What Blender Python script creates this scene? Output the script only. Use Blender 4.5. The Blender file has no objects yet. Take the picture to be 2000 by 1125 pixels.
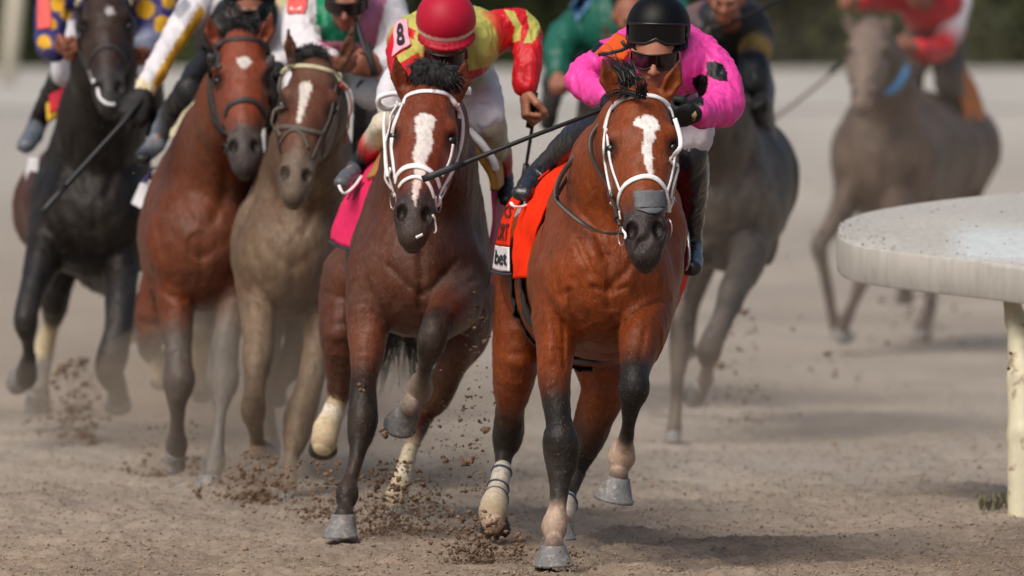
import bpy, math, random, numpy as np
from mathutils import Vector, noise as mnoise
from mathutils.bvhtree import BVHTree
random.seed(7); RNG = np.random.RandomState(7)
SC = bpy.context.scene
COL = SC.collection
# ------------------------------------------------------------------ camera, light, exposure
FPX = 22222.0; CAMZ = 2.2; PITCH = math.atan(722.0/FPX)
cam = bpy.data.objects.new('camera', bpy.data.cameras.new('camera')); COL.objects.link(cam)
cam.location = (0, 0, CAMZ); cam.rotation_euler = (math.pi/2-PITCH, 0, 0)
cam.data.lens = 400.0; cam.data.sensor_width = 36.0
cam.data.clip_start = 0.5; cam.data.clip_end = 2000
cam.data.dof.use_dof = True; cam.data.dof.focus_distance = 38.5; cam.data.dof.aperture_fstop = 4.1
SC.camera = cam
world = bpy.data.worlds.new('World'); SC.world = world; world.use_nodes = True
wn = world.node_tree.nodes; wl = world.node_tree.links
bgn = wn['Background']; sky = wn.new('ShaderNodeTexSky'); sky.sky_type = 'NISHITA'; sky.sun_disc = False
SUN_EL, SUN_AZ = math.radians(52), math.radians(215)     # azimuth clockwise from +Y: behind-left of the camera
sky.sun_elevation = SUN_EL; sky.sun_rotation = SUN_AZ; sky.air_density = 1.0; sky.dust_density = 5.0; sky.ozone_density = 0.6
wl.new(sky.outputs[0], bgn.inputs[0]); bgn.inputs[1].default_value = 0.088
sun = bpy.data.objects.new('sun', bpy.data.lights.new('sun', 'SUN')); COL.objects.link(sun)
sun.data.energy = 2.0; sun.data.angle = math.radians(38); sun.data.color = (1.0, 0.95, 0.88)
_d = Vector((math.sin(SUN_AZ)*math.cos(SUN_EL), math.cos(SUN_AZ)*math.cos(SUN_EL), math.sin(SUN_EL)))
sun.rotation_euler = _d.to_track_quat('Z', 'Y').to_euler()
SC.view_settings.view_transform = 'Standard'; SC.view_settings.look = 'None'; SC.view_settings.gamma = 1
SC.view_settings.exposure = 0.2
SC.render.engine = 'CYCLES'
SC.cycles.volume_step_rate = 4; SC.cycles.volume_max_steps = 64; SC.cycles.volume_bounces = 1
SC.cycles.max_bounces = 6
# ------------------------------------------------------------------ pixel + depth -> world metres
_F = np.array([0, math.cos(PITCH), -math.sin(PITCH)]); _U = np.array([0, math.sin(PITCH), math.cos(PITCH)])
CAMP = np.array([0, 0, CAMZ])
def P(px, py, Y):
    a = (px-1000)/FPX; b = (py-562.5)/FPX
    t = Y/(math.cos(PITCH)-b*math.sin(PITCH))
    return CAMP + t*(_F + np.array([a, 0, 0]) - b*_U)
def M(Y): return Y/FPX            # metres per photo pixel at depth Y
def ray(px, py):
    d = P(px, py, 40.0)-CAMP
    return Vector(d/np.linalg.norm(d))
def lin(c):
    c = np.array(c, float)/255.0
    return tuple(np.where(c <= 0.04045, c/12.92, ((c+0.055)/1.055)**2.4))
# ------------------------------------------------------------------ object bookkeeping
def tag(o, label=None, cat=None, group=None, kind=None):
    if label: o['label'] = label
    if cat: o['category'] = cat
    if group: o['group'] = group
    if kind: o['kind'] = kind
    return o
def link(name, me, mat=None, parent=None):
    o = bpy.data.objects.new(name, me); COL.objects.link(o)
    if mat is not None and me is not None:
        for m in (mat if isinstance(mat, (list, tuple)) else [mat]): me.materials.append(m)
    if parent is not None:
        o.parent = parent
    return o
def pmesh(name, V, F, smooth=True, col=None):
    me = bpy.data.meshes.new(name)
    V = np.asarray(V, np.float32)
    if isinstance(F, np.ndarray):
        n, k = F.shape
        me.vertices.add(len(V)); me.vertices.foreach_set('co', V.ravel())
        me.loops.add(n*k); me.loops.foreach_set('vertex_index', F.astype(np.int32).ravel())
        me.polygons.add(n); me.polygons.foreach_set('loop_start', np.arange(0, n*k, k, dtype=np.int32))
        me.polygons.foreach_set('loop_total', np.full(n, k, np.int32))
        me.update(calc_edges=True); me.validate()
    else:
        me.from_pydata(V.tolist(), [], F); me.update()
    if smooth: me.polygons.foreach_set('use_smooth', np.ones(len(me.polygons), bool))
    if col is not None:
        at = me.color_attributes.new('Col', 'FLOAT_COLOR', 'POINT')
        c4 = np.ones((len(me.vertices), 4), np.float32); c4[:, :3] = col[:len(me.vertices)]
        at.data.foreach_set('color', c4.ravel())
    return me
# ------------------------------------------------------------------ numpy value noise
def _h(i, j, k, s):
    n = (i*374761393 + j*668265263 + k*2147483647 + s*974634777) & 0xffffffff
    n = ((n ^ (n >> 13))*1274126177) & 0xffffffff
    return ((n ^ (n >> 16)) & 0xffff)/65535.0
def vn(p, sc, seed=0):
    q = np.asarray(p, np.float64)*sc; i = np.floor(q).astype(np.int64); f = q-i; f = f*f*(3-2*f)
    r = 0
    for a in (0, 1):
        for b in (0, 1):
            for c in (0, 1):
                w = (f[:, 0] if a else 1-f[:, 0])*(f[:, 1] if b else 1-f[:, 1])*(f[:, 2] if c else 1-f[:, 2])
                r = r + w*_h(i[:, 0]+a, i[:, 1]+b, i[:, 2]+c, seed)
    return r
def fbm(p, sc, seed=0, o=3):
    r = 0; a = .5; t = 0
    for k in range(o):
        r = r+a*vn(p, sc*2**k, seed+k*17); t += a; a *= .5
    return r/t
# ------------------------------------------------------------------ signed-distance modelling
def nrm(v): v = np.asarray(v, float); return v/max(1e-9, np.linalg.norm(v))
XA = np.array([1., 0, 0]); YA = np.array([0, 1., 0]); ZA = np.array([0, 0, 1.])
class Cone:
    """tapered limb piece with an elliptical section (ru along u, rv across)"""
    def __init__(s, a, b, ra, rb, u=XA, ca=None, cb=None):
        s.a = np.asarray(a, float); s.b = np.asarray(b, float)
        if not hasattr(ra, '__len__'): ra = (ra, ra)
        if not hasattr(rb, '__len__'): rb = (rb, rb)
        s.ra, s.rb = ra, rb
        d = s.b-s.a; s.L = max(1e-6, np.linalg.norm(d)); s.t = d/s.L
        u = np.asarray(u, float); u = u-s.t*np.dot(u, s.t)
        if np.linalg.norm(u) < 1e-3: u = np.cross(s.t, ZA)
        s.u = nrm(u); s.v = np.cross(s.t, s.u); s.ca = ca; s.cb = cb if cb is not None else ca
    def box(s):
        r = max(s.ra+tuple(s.rb)) if isinstance(s.ra, tuple) else max(max(s.ra), max(s.rb))
        return np.minimum(s.a, s.b)-r, np.maximum(s.a, s.b)+r
    def ev(s, x, y, z, want=False):
        qx, qy, qz = x-s.a[0], y-s.a[1], z-s.a[2]
        w = qx*s.t[0]+qy*s.t[1]+qz*s.t[2]; h = np.clip(w/s.L, 0, 1); e = w-h*s.L
        U = qx*s.u[0]+qy*s.u[1]+qz*s.u[2]; V = qx*s.v[0]+qy*s.v[1]+qz*s.v[2]
        ru = s.ra[0]+(s.rb[0]-s.ra[0])*h; rv = s.ra[1]+(s.rb[1]-s.ra[1])*h; rw = np.minimum(ru, rv)
        a = U/ru; b = V/rv; c = e/rw
        k0 = np.sqrt(a*a+b*b+c*c)+1e-6; k1 = np.sqrt((a/ru)**2+(b/rv)**2+(c/rw)**2)+1e-6
        d = k0*(k0-1)/k1
        return (d, h) if want else d
class Ell:
    def __init__(s, c, r, ax=None, col=None):
        s.c = np.asarray(c, float); s.r = np.asarray(r, float)
        s.ax = np.asarray(ax if ax is not None else np.eye(3), float); s.ca = s.cb = col
    def box(s): m = s.r.max(); return s.c-m, s.c+m
    def ev(s, x, y, z, want=False):
        q = (x-s.c[0], y-s.c[1], z-s.c[2]); k0 = 0; k1 = 0
        for i in range(3):
            a = q[0]*s.ax[i][0]+q[1]*s.ax[i][1]+q[2]*s.ax[i][2]
            k0 = k0+(a/s.r[i])**2; k1 = k1+(a/s.r[i]**2)**2
        k0 = np.sqrt(k0)+1e-6; k1 = np.sqrt(k1)+1e-6; d = k0*(k0-1)/k1
        return (d, np.zeros_like(d)) if want else d
class Group:
    """hard union of limb pieces, blended into the rest as one"""
    def __init__(s, mem): s.mem = mem
    def box(s):
        b = [m.box() for m in s.mem]; return np.min([x[0] for x in b], 0), np.max([x[1] for x in b], 0)
class Vol:
    def __init__(s, vox): s.vox = vox; s.ops = []
    def add(s, p, k=.02): s.ops.append((p, k, 1)); return s
    def sub(s, p, k=.008): s.ops.append((p, k, -1)); return s
    def chain(s, pts, k=.02, u=XA, col=None, ratio=1.0, grow=0.0, shrink=1.0, fine=0):
        """pts: (px, py, Y, w_px[, ratio_or_None[, colour]])"""
        Q = []
        for q in pts:
            w = q[3]/2*M(q[2])*shrink+grow; rt = q[4] if len(q) > 4 and q[4] else ratio
            c = q[5] if len(q) > 5 else col
            Q.append((P(*q[:3]), (w, (w-grow)*rt+grow), c))
        if fine and len(Q) > 2:
            C0 = [q[2] if q[2] is not None else (.5, .5, .5) for q in Q]
            A = crv([np.concatenate([q[0], q[1], c]) for q, c in zip(Q, C0)], fine)
            s.add(Group([Cone(a[:3], b[:3], a[3:5], b[3:5], u, np.clip(a[5:8], 0, 1), np.clip(b[5:8], 0, 1)) for a, b in zip(A[:-1], A[1:])]), k); return s
        for a, b in zip(Q[:-1], Q[1:]): s.add(Cone(a[0], b[0], a[1], b[1], u, a[2], b[2]), k)
        return s
    def mesh(s, name, defcol=(.5, .5, .5), jit=0.0, soft=.012, disp=None):
        vox = s.vox
        bs = [p.box() for p, k, sg in s.ops if sg > 0]
        lo = np.min([b[0] for b in bs], 0)-3*vox; hi = np.max([b[1] for b in bs], 0)+3*vox
        n = np.ceil((hi-lo)/vox).astype(int)+1
        D = np.full(n, 9.0, np.float32)
        ax = [(lo[i]+vox*np.arange(n[i])).astype(np.float32) for i in range(3)]
        for p, k, sg in s.ops:
            b0, b1 = p.box(); m = k+3*vox
            i0 = np.maximum(0, ((b0-m-lo)/vox).astype(int)); i1 = np.minimum(n, ((b1+m-lo)/vox).astype(int)+2)
            if np.any(i1 <= i0): continue
            sl = tuple(slice(i0[i], i1[i]) for i in range(3))
            if isinstance(p, Group):
                d = np.full([q.stop-q.start for q in sl], 9.0, np.float32)
                for c_ in p.mem:
                    c0, c1 = c_.box(); j0 = np.maximum(i0, ((c0-m-lo)/vox).astype(int)); j1 = np.minimum(i1, ((c1+m-lo)/vox).astype(int)+2)
                    if np.any(j1 <= j0): continue
                    ss = tuple(slice(j0[i]-i0[i], j1[i]-i0[i]) for i in range(3)); gs = tuple(slice(j0[i], j1[i]) for i in range(3))
                    d[ss] = np.minimum(d[ss], c_.ev(ax[0][gs[0]][:, None, None], ax[1][gs[1]][None, :, None], ax[2][gs[2]][None, None, :]))
            else: d = p.ev(ax[0][sl[0]][:, None, None], ax[1][sl[1]][None, :, None], ax[2][sl[2]][None, None, :]); d = d.astype(np.float32)
            A = D[sl]
            if sg > 0:
                h = np.maximum(k-np.abs(A-d), 0)/k; D[sl] = np.minimum(A, d)-h*h*k*.25
            else:
                h = np.maximum(k-np.abs(A+d), 0)/k; D[sl] = np.maximum(A, -d)+h*h*k*.25
        V, F = surfnet(D, lo, vox)
        colr = s.colour(V, defcol, jit, soft)
        if disp is not None: V = disp(V, vnormals(V, F))
        return pmesh(name, V, F, col=colr), V, colr
    def colour(s, V, defcol, jit, soft):
        Q = V.copy()
        if jit:
            for i in range(3): Q[:, i] += (fbm(V, 40, 5+i*7, 2)-.5)*jit*2
        W = np.full(len(V), 1e-9); Csum = np.outer(W, defcol)
        flat = []
        for p, k, sg in s.ops: flat += [(c_, k, sg) for c_ in p.mem] if isinstance(p, Group) else [(p, k, sg)]
        for p, k, sg in flat:
            if sg < 0 or p.ca is None: continue
            b0, b1 = p.box(); m = .05
            idx = np.where(np.all((Q > b0-m) & (Q < b1+m), 1))[0]
            if not len(idx): continue
            q = Q[idx]; d, h = p.ev(q[:, 0], q[:, 1], q[:, 2], True)
            w = np.exp(-np.clip(d+.01, -.02, 1)/soft)
            c = np.outer(1-h, p.ca)+np.outer(h, p.cb)
            Csum[idx] += c*w[:, None]; W[idx] += w
        return Csum/W[:, None]
def vnormals(V, F):
    a = np.cross(V[F[:, 2]]-V[F[:, 0]], V[F[:, 3]]-V[F[:, 1]]); N = np.zeros_like(V)
    for i in range(4): np.add.at(N, F[:, i], a)
    return N/np.maximum(1e-12, np.linalg.norm(N, axis=1, keepdims=True))
def surfnet(D, org, vox):
    S = D < 0
    c = np.zeros(tuple(np.array(D.shape)-1), np.int8)
    nx, ny, nz = c.shape
    for a in (0, 1):
        for b in (0, 1):
            for e in (0, 1): c += S[a:a+nx, b:b+ny, e:e+nz]
    act = (c > 0) & (c < 8); I = np.argwhere(act)
    vid = np.full(c.shape, -1, np.int64); vid[act] = np.arange(len(I))
    pos = np.zeros((len(I), 3)); cnt = np.zeros(len(I))
    for axs in range(3):
        o1, o2 = [i for i in range(3) if i != axs]
        for a in (0, 1):
            for b in (0, 1):
                A = I.copy(); A[:, o1] += a; A[:, o2] += b; B = A.copy(); B[:, axs] += 1
                da = D[A[:, 0], A[:, 1], A[:, 2]]; db = D[B[:, 0], B[:, 1], B[:, 2]]
                x = (da < 0) != (db < 0); t = np.where(x, da/np.where(x, da-db, 1), 0)
                off = np.zeros((len(I), 3)); off[:, o1] = a; off[:, o2] = b; off[:, axs] = t
                pos += off*x[:, None]; cnt += x
    V = org+(I+pos/cnt[:, None])*vox
    Fs = []
    for axs in range(3):
        o1, o2 = (axs+1) % 3, (axs+2) % 3
        A = np.take(S, range(0, S.shape[axs]-1), axs); B = np.take(S, range(1, S.shape[axs]), axs)
        E = np.argwhere(A != B)
        E = E[(E[:, o1] > 0) & (E[:, o2] > 0) & (E[:, o1] < c.shape[o1]) & (E[:, o2] < c.shape[o2])]
        sgn = A[E[:, 0], E[:, 1], E[:, 2]]
        def g(d1, d2):
            q = E.copy(); q[:, o1] += d1; q[:, o2] += d2; return vid[q[:, 0], q[:, 1], q[:, 2]]
        q = np.stack([g(-1, -1), g(0, -1), g(0, 0), g(-1, 0)], 1)
        q[~sgn] = q[~sgn][:, ::-1]
        Fs.append(q)
    F = np.concatenate(Fs); F = F[(F >= 0).all(1)]
    return V, F
def bvh(me): return BVHTree.FromPolygons([v.co for v in me.vertices], [p.vertices for p in me.polygons])
# ------------------------------------------------------------------ sweeps
def sweep(name, pts, w, th=None, nrmls=None, mat=None, parent=None, seg=8, closed=False, taper=None, rough=0):
    """rounded strap (w wide, th thick) or tube along pts, ends capped"""
    pts = [np.asarray(p, float) for p in pts]
    n = len(pts); th = w if th is None else th; V = []; F = []
    for i, p in enumerate(pts):
        a = pts[(i-1) % n if closed else max(i-1, 0)]; b = pts[(i+1) % n if closed else min(i+1, n-1)]
        T = nrm(b-a); N = np.asarray(nrmls[i] if nrmls is not None else (ZA if abs(T[2]) < .9 else XA), float)
        N = nrm(N-T*np.dot(N, T)); B = np.cross(T, N)
        f = taper(i/(n-1)) if taper else 1
        for k in range(seg):
            an = 2*math.pi*k/seg; c, s_ = math.cos(an), math.sin(an)
            e = .6 if nrmls is not None else 1
            c = math.copysign(abs(c)**e, c); s_ = math.copysign(abs(s_)**e, s_)
            V.append(p+B*c*w/2*f+N*s_*th/2*f)
    m = n if closed else n-1
    for i in range(m):
        for k in range(seg):
            j = (i+1) % n; k2 = (k+1) % seg
            F.append((i*seg+k, i*seg+k2, j*seg+k2, j*seg+k))
    if not closed:
        F.append(tuple(range(seg))[::-1]); F.append(tuple((n-1)*seg+k for k in range(seg)))
    me = pmesh(name, V, F)
    return link(name, me, mat, parent)
def crv(pts, n=8):
    """Catmull-Rom through points"""
    pts = [np.asarray(p, float) for p in pts]; out = []
    for i in range(len(pts)-1):
        p0 = pts[max(i-1, 0)]; p1 = pts[i]; p2 = pts[i+1]; p3 = pts[min(i+2, len(pts)-1)]
        for k in range(n):
            t = k/n
            out.append(.5*((2*p1)+(-p0+p2)*t+(2*p0-5*p1+4*p2-p3)*t*t+(-p0+3*p1-3*p2+p3)*t**3))
    out.append(pts[-1]); return out
def snap(tree, pts2, Y, off=.004, n=6, maxgap=.03):
    """lay a line given in photo pixels on a body's surface"""
    out = []; ns = []
    for q in crv([np.array((x, y, 0.)) for x, y in pts2], n):
        d = ray(q[0], q[1]); loc, no, _, dist = tree.ray_cast(Vector(CAMP), d)
        if loc is None or abs(loc.y-Y) > .45:
            c = Vector(P(q[0], q[1], out[-1][1] if out else Y)); loc, no, _, dist = tree.find_nearest(c)
            if dist > maxgap*3: loc = c; no = -d
            elif dist > .004: no = (c-loc).normalized(); loc = c-no*off if dist < maxgap else loc
        out.append(np.array(loc+no*off)); ns.append(np.array(no))
    # smooth the path a little
    for _ in range(2):
        o2 = [out[0]]+[(out[i-1]+2*out[i]+out[i+1])/4 for i in range(1, len(out)-1)]+[out[-1]]
        n2 = [ns[0]]+[nrm(ns[i-1]+2*ns[i]+ns[i+1]) for i in range(1, len(ns)-1)]+[ns[-1]]
        out, ns = o2, n2
    return out, ns
# ------------------------------------------------------------------ materials
MATS = {}
def mat(name, col=None, rough=.6, attr=False, spec=.5, sheen=0, coat=0, bump=0, bscale=200, metal=0, var=0, vscale=30, sss=0, bump2=0, b2scale=20, speck=None, stretch=None):
    if name in MATS: return MATS[name]
    m = bpy.data.materials.new(name); m.use_nodes = True; nt = m.node_tree; N = nt.nodes; L = nt.links
    b = N['Principled BSDF']; b.inputs['Roughness'].default_value = rough
    b.inputs['Specular IOR Level'].default_value = spec; b.inputs['Metallic'].default_value = metal
    if sheen: b.inputs['Sheen Weight'].default_value = sheen
    if coat: b.inputs['Coat Weight'].default_value = coat; b.inputs['Coat Roughness'].default_value = .25
    if sss:
        b.inputs['Subsurface Weight'].default_value = sss; b.inputs['Subsurface Radius'].default_value = (.01, .004, .002)
    tc = N.new('ShaderNodeTexCoord'); src = tc.outputs['Object']
    if stretch:
        mp = N.new('ShaderNodeMapping'); mp.inputs['Scale'].default_value = stretch; L.new(src, mp.inputs[0]); ssrc = mp.outputs[0]
    else: ssrc = src
    if attr:
        a = N.new('ShaderNodeAttribute'); a.attribute_name = 'Col'; c = a.outputs['Color']
    else:
        r = N.new('ShaderNodeRGB'); r.outputs[0].default_value = (*col, 1); c = r.outputs[0]
    if var:
        nz = N.new('ShaderNodeTexNoise'); nz.inputs['Scale'].default_value = vscale; nz.inputs['Detail'].default_value = 6
        nz.inputs['Roughness'].default_value = .65
        L.new(ssrc, nz.inputs['Vector'])
        mr = N.new('ShaderNodeMapRange'); mr.inputs['From Min'].default_value = .3; mr.inputs['From Max'].default_value = .7
        mr.inputs['To Min'].default_value = 1-var; mr.inputs['To Max'].default_value = 1+var
        L.new(nz.outputs[0], mr.inputs[0])
        mx = N.new('ShaderNodeVectorMath'); mx.operation = 'SCALE'; L.new(c, mx.inputs[0]); L.new(mr.outputs[0], mx.inputs['Scale']); c = mx.outputs[0]
    if speck:   # (scale, threshold, colour, strength)
        nz = N.new('ShaderNodeTexNoise'); nz.inputs['Scale'].default_value = speck[0]; nz.inputs['Detail'].default_value = 3
        L.new(src, nz.inputs['Vector'])
        mr = N.new('ShaderNodeMapRange'); mr.inputs['From Min'].default_value = speck[1]; mr.inputs['From Max'].default_value = speck[1]+.08
        mr.inputs['To Max'].default_value = speck[3]; L.new(nz.outputs[0], mr.inputs[0])
        mm = N.new('ShaderNodeMix'); mm.data_type = 'RGBA'; L.new(mr.outputs[0], mm.inputs[0]); L.new(c, mm.inputs[6]); mm.inputs[7].default_value = (*speck[2], 1)
        c = mm.outputs[2]
    L.new(c, b.inputs['Base Color'])
    prev = None
    for bb, sc_ in ((bump2, b2scale), (bump, bscale)):
        if bb:
            nz = N.new('ShaderNodeTexNoise'); nz.inputs['Scale'].default_value = sc_; nz.inputs['Detail'].default_value = 4
            L.new(ssrc, nz.inputs['Vector'])
            bp = N.new('ShaderNodeBump'); bp.inputs['Strength'].default_value = 1; bp.inputs['Distance'].default_value = bb
            L.new(nz.outputs[0], bp.inputs['Height'])
            if prev: L.new(prev, bp.inputs['Normal'])
            prev = bp.outputs[0]
    if prev: L.new(prev, b.inputs['Normal'])
    MATS[name] = m; return m
DUST = lin((168, 152, 134))
def proj(V):
    r = V-CAMP; dep = r@_F
    return 1000+FPX*r[:, 0]/dep, 562.5-FPX*(r@_U)/dep
def inpoly(x, y, poly):
    c = np.zeros(len(x), bool); n = len(poly)
    for i in range(n):
        x1, y1 = poly[i]; x2, y2 = poly[(i+1) % n]
        if y1 == y2: continue
        m = ((y1 > y) != (y2 > y)) & (x < (x2-x1)*(y-y1)/(y2-y1)+x1); c ^= m
    return c
def mix(a, b, t): return tuple(np.array(a)*(1-t)+np.array(b)*t)
BLACKLEG = lin((42, 40, 44))
class Frame:
    """head frame: T down the face, S across, N out of the face; lengths in metres at scale k"""
    def __init__(s, p0, p1, L=.65, face=None):
        s.o = P(*p0); m = P(*p1); s.T = nrm(m-s.o); s.k = np.linalg.norm(m-s.o)/L
        S = XA if face is None else np.asarray(face, float)
        s.S = nrm(S-s.T*np.dot(S, s.T)); s.N = np.cross(s.T, s.S)
        if s.N[1] > 0: s.N = -s.N
    def __call__(s, t, x, n): return s.o+(s.T*t+s.S*x+s.N*n)*s.k
    def ax(s): return np.array([s.T, s.S, s.N])
def horse_head(v, h, H, full=True):
    """adds a horse head to the volume, returns frame"""
    base, dark = H.get('headcol', H['col']), H.get('nose', lin((46, 38, 37)))
    k = h.k; A = h.ax(); W = H.get('headw', 1.0)
    secs = [(0.0, -.085, .078, .085), (.08, -.10, .098, .115), (.19, -.105, .112, .135), (.30, -.085, .096, .125), (.40, -.062, .072, .092), (.48, -.05, .060, .07), (.55, -.05, .064, .060), (.60, -.058, .050, .048)]
    for a, b in zip(secs[:-1], secs[1:]):
        ca = dark if a[0] > .44 else base; cb = dark if b[0] > .44 else base
        v.add(Cone(h(a[0], 0, a[1]), h(b[0], 0, b[1]), (a[2]*k*W, a[3]*k), (b[2]*k*W, b[3]*k), h.S, ca, cb), .015)
    # flat frontal bone and nasal ridge
    v.add(Cone(h(.03, 0, -.03), h(.17, 0, -.012), (.062*k*W, .03*k), (.088*k*W, .035*k), h.S, base), .03)
    v.add(Cone(h(.17, 0, -.012), h(.44, 0, -.012), (.08*k*W, .03*k), (.042*k*W, .026*k), h.S, base), .02)
    eyes = []
    for sg in (-1, 1):
        c2 = mix(base, dark, .6)
        v.add(Ell(h(.165, sg*.094*W, -.035), (.042*k, .024*k, .036*k), A, base), .025)     # brow
        v.add(Ell(h(.20, sg*.098*W, -.05), (.042*k, .022*k, .036*k), A, c2), .012)
        v.add(Cone(h(.25, sg*.090*W, -.062), h(.37, sg*.064*W, -.052), .014*k, .010*k, h.S, base), .02)  # facial crest
        v.add(Ell(h(.22, sg*.070*W, -.15), (.13*k, .040*k, .085*k), A, base), .03)          # jaw
        v.add(Ell(h(.515, sg*.046*W, -.030), (.050*k, .026*k, .036*k), A, dark), .015)      # nostril wing
        if full:
            v.sub(Ell(h(.542, sg*.046*W, .004), (.033*k, .020*k, .032*k), A), .007)
            v.sub(Ell(h(.207, sg*.108*W, -.014), (.019*k, .016*k, .017*k), A), .005)
        eyes.append(h(.205, sg*.100*W, -.037))
    v.add(Ell(h(.595, 0, -.045), (.045*k, .046*k, .04*k), A, dark), .02)
    v.add(Ell(h(.600, 0, -.105), (.034*k, .034*k, .03*k), A, dark), .02)                    # chin
    v.add(Cone(h(.30, 0, -.18), h(.57, 0, -.105), (.036*k, .03*k), (.028*k, .022*k), h.S, base, dark), .03)
    for e in H['ears']:      # (tip px, tip py, base px, base py, width px)
        Ye = H['poll'][2]+.02; tx, ty, bx, by, w = e; m = M(Ye)
        b0 = P(bx, by+8, Ye+.03); t0 = P(tx, ty, Ye-.01); mid = b0*.5+t0*.5; mid[0] += (bx-tx)*-.12*m
        r = w/2*m
        v.add(Cone(b0, mid, (r*.75, r*.8), (r, r*.62), XA, base), .02); v.add(Cone(mid, t0, (r, r*.62), (r*.18, r*.2), XA, base, mix(base, dark, .5)), .008)
        o = np.array([0, -r*.62, 0])
        v.sub(Cone(b0*.75+t0*.25+o, mid+o, (r*.45, r*.6), (r*.55, r*.5), XA), .006); v.sub(Cone(mid+o, t0*.9+mid*.1+o*.6, (r*.55, r*.5), (r*.1, r*.2), XA), .006)
    return eyes
def hoof(parent, top, bot, w0, w1, toe=(0, -1, 0), m=None, label=None):
    """top/bot: (px,py,Y) of coronet and ground face centres; widths in px"""
    a = P(*top); b = P(*bot); r0 = w0/2*M(top[2]); r1 = w1/2*M(bot[2])
    T = nrm(b-a); st = tuple(toe) == (0, -1, 0); toe = np.asarray(toe, float)
    if st: b = b+[0, (a-b)[1]-.012, 0]; T = nrm(b-a); S = XA
    else: toe = nrm(toe-T*np.dot(toe, T)); S = np.cross(T, toe)
    H = np.linalg.norm(b-a); V = []; F = []; n = 20
    rings = [(0, r0*.82, 0), (0.02, r0*1.0, 0), (.12, r0*1.03, .02), (.5, (r0+r1)/2, .10), (.86, r1*.97, .2), (.88, r1*1.03, .2), (.99, r1*1.03, .22), (1.0, r1*.9, .22), (.93, r1*.6, .2)]
    for t, r, sh in rings:
        for i in range(n):
            an = 2*math.pi*i/n; x = math.sin(an)*r; y = math.cos(an)*r*(1.12 if math.cos(an) > 0 else .85)
            if math.cos(an) < 0: y *= .85
            V.append(a+T*H*t+S*x+toe*(y+sh*H))
    for j in range(len(rings)-1):
        for i in range(n):
            F.append((j*n+i, j*n+(i+1) % n, (j+1)*n+(i+1) % n, (j+1)*n+i))
    F.append(tuple(range(n))[::-1]); F.append(tuple(len(V)-n+i for i in range(n)))
    o = link('hoof', pmesh('hoof', V, F), m or mat('hoof_grey', lin((112, 112, 112)), .55, var=.25, vscale=60, bump=.002, bscale=90, speck=(55, .55, DUST, .6)), parent)
    if label: o['label'] = label
    return o
def strands(name, roots, fn, n, mat_, parent, w=.004, seg=6):
    """hair: fn(root index, t in 0..1, rnd) -> point"""
    V = []; F = []
    for i in range(n):
        rnd = RNG.rand(6); q = roots(rnd); pts = [fn(q, j/seg, rnd) for j in range(seg+1)]
        b = len(V); side = nrm(np.array([rnd[3]-.5, rnd[4]-.5, rnd[5]-.5]))
        for j, p in enumerate(pts):
            ww = w*(1-.8*(j/seg)**2)*(.6+.8*rnd[0]); V.append(p-side*ww/2); V.append(p+side*ww/2)
        for j in range(seg): F.append((b+2*j, b+2*j+1, b+2*j+3, b+2*j+2))
    return link(name, pmesh(name, V, np.array(F), True), mat_, parent)
HAIR = lambda: mat('horse_hair_black', lin((30, 27, 28)), .5, spec=.4)
def empty(name, loc, label, cat, group=None):
    o = bpy.data.objects.new(name, None); COL.objects.link(o); o.location = Vector(loc); bpy.context.view_layer.update()
    o.empty_display_size = .2
    return tag(o, label, cat, group)
def adopt(root):
    """children were built in world coordinates: cancel the root's offset"""
    inv = root.matrix_world.inverted()
    for c in root.children:
        c.matrix_parent_inverse = inv
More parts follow.
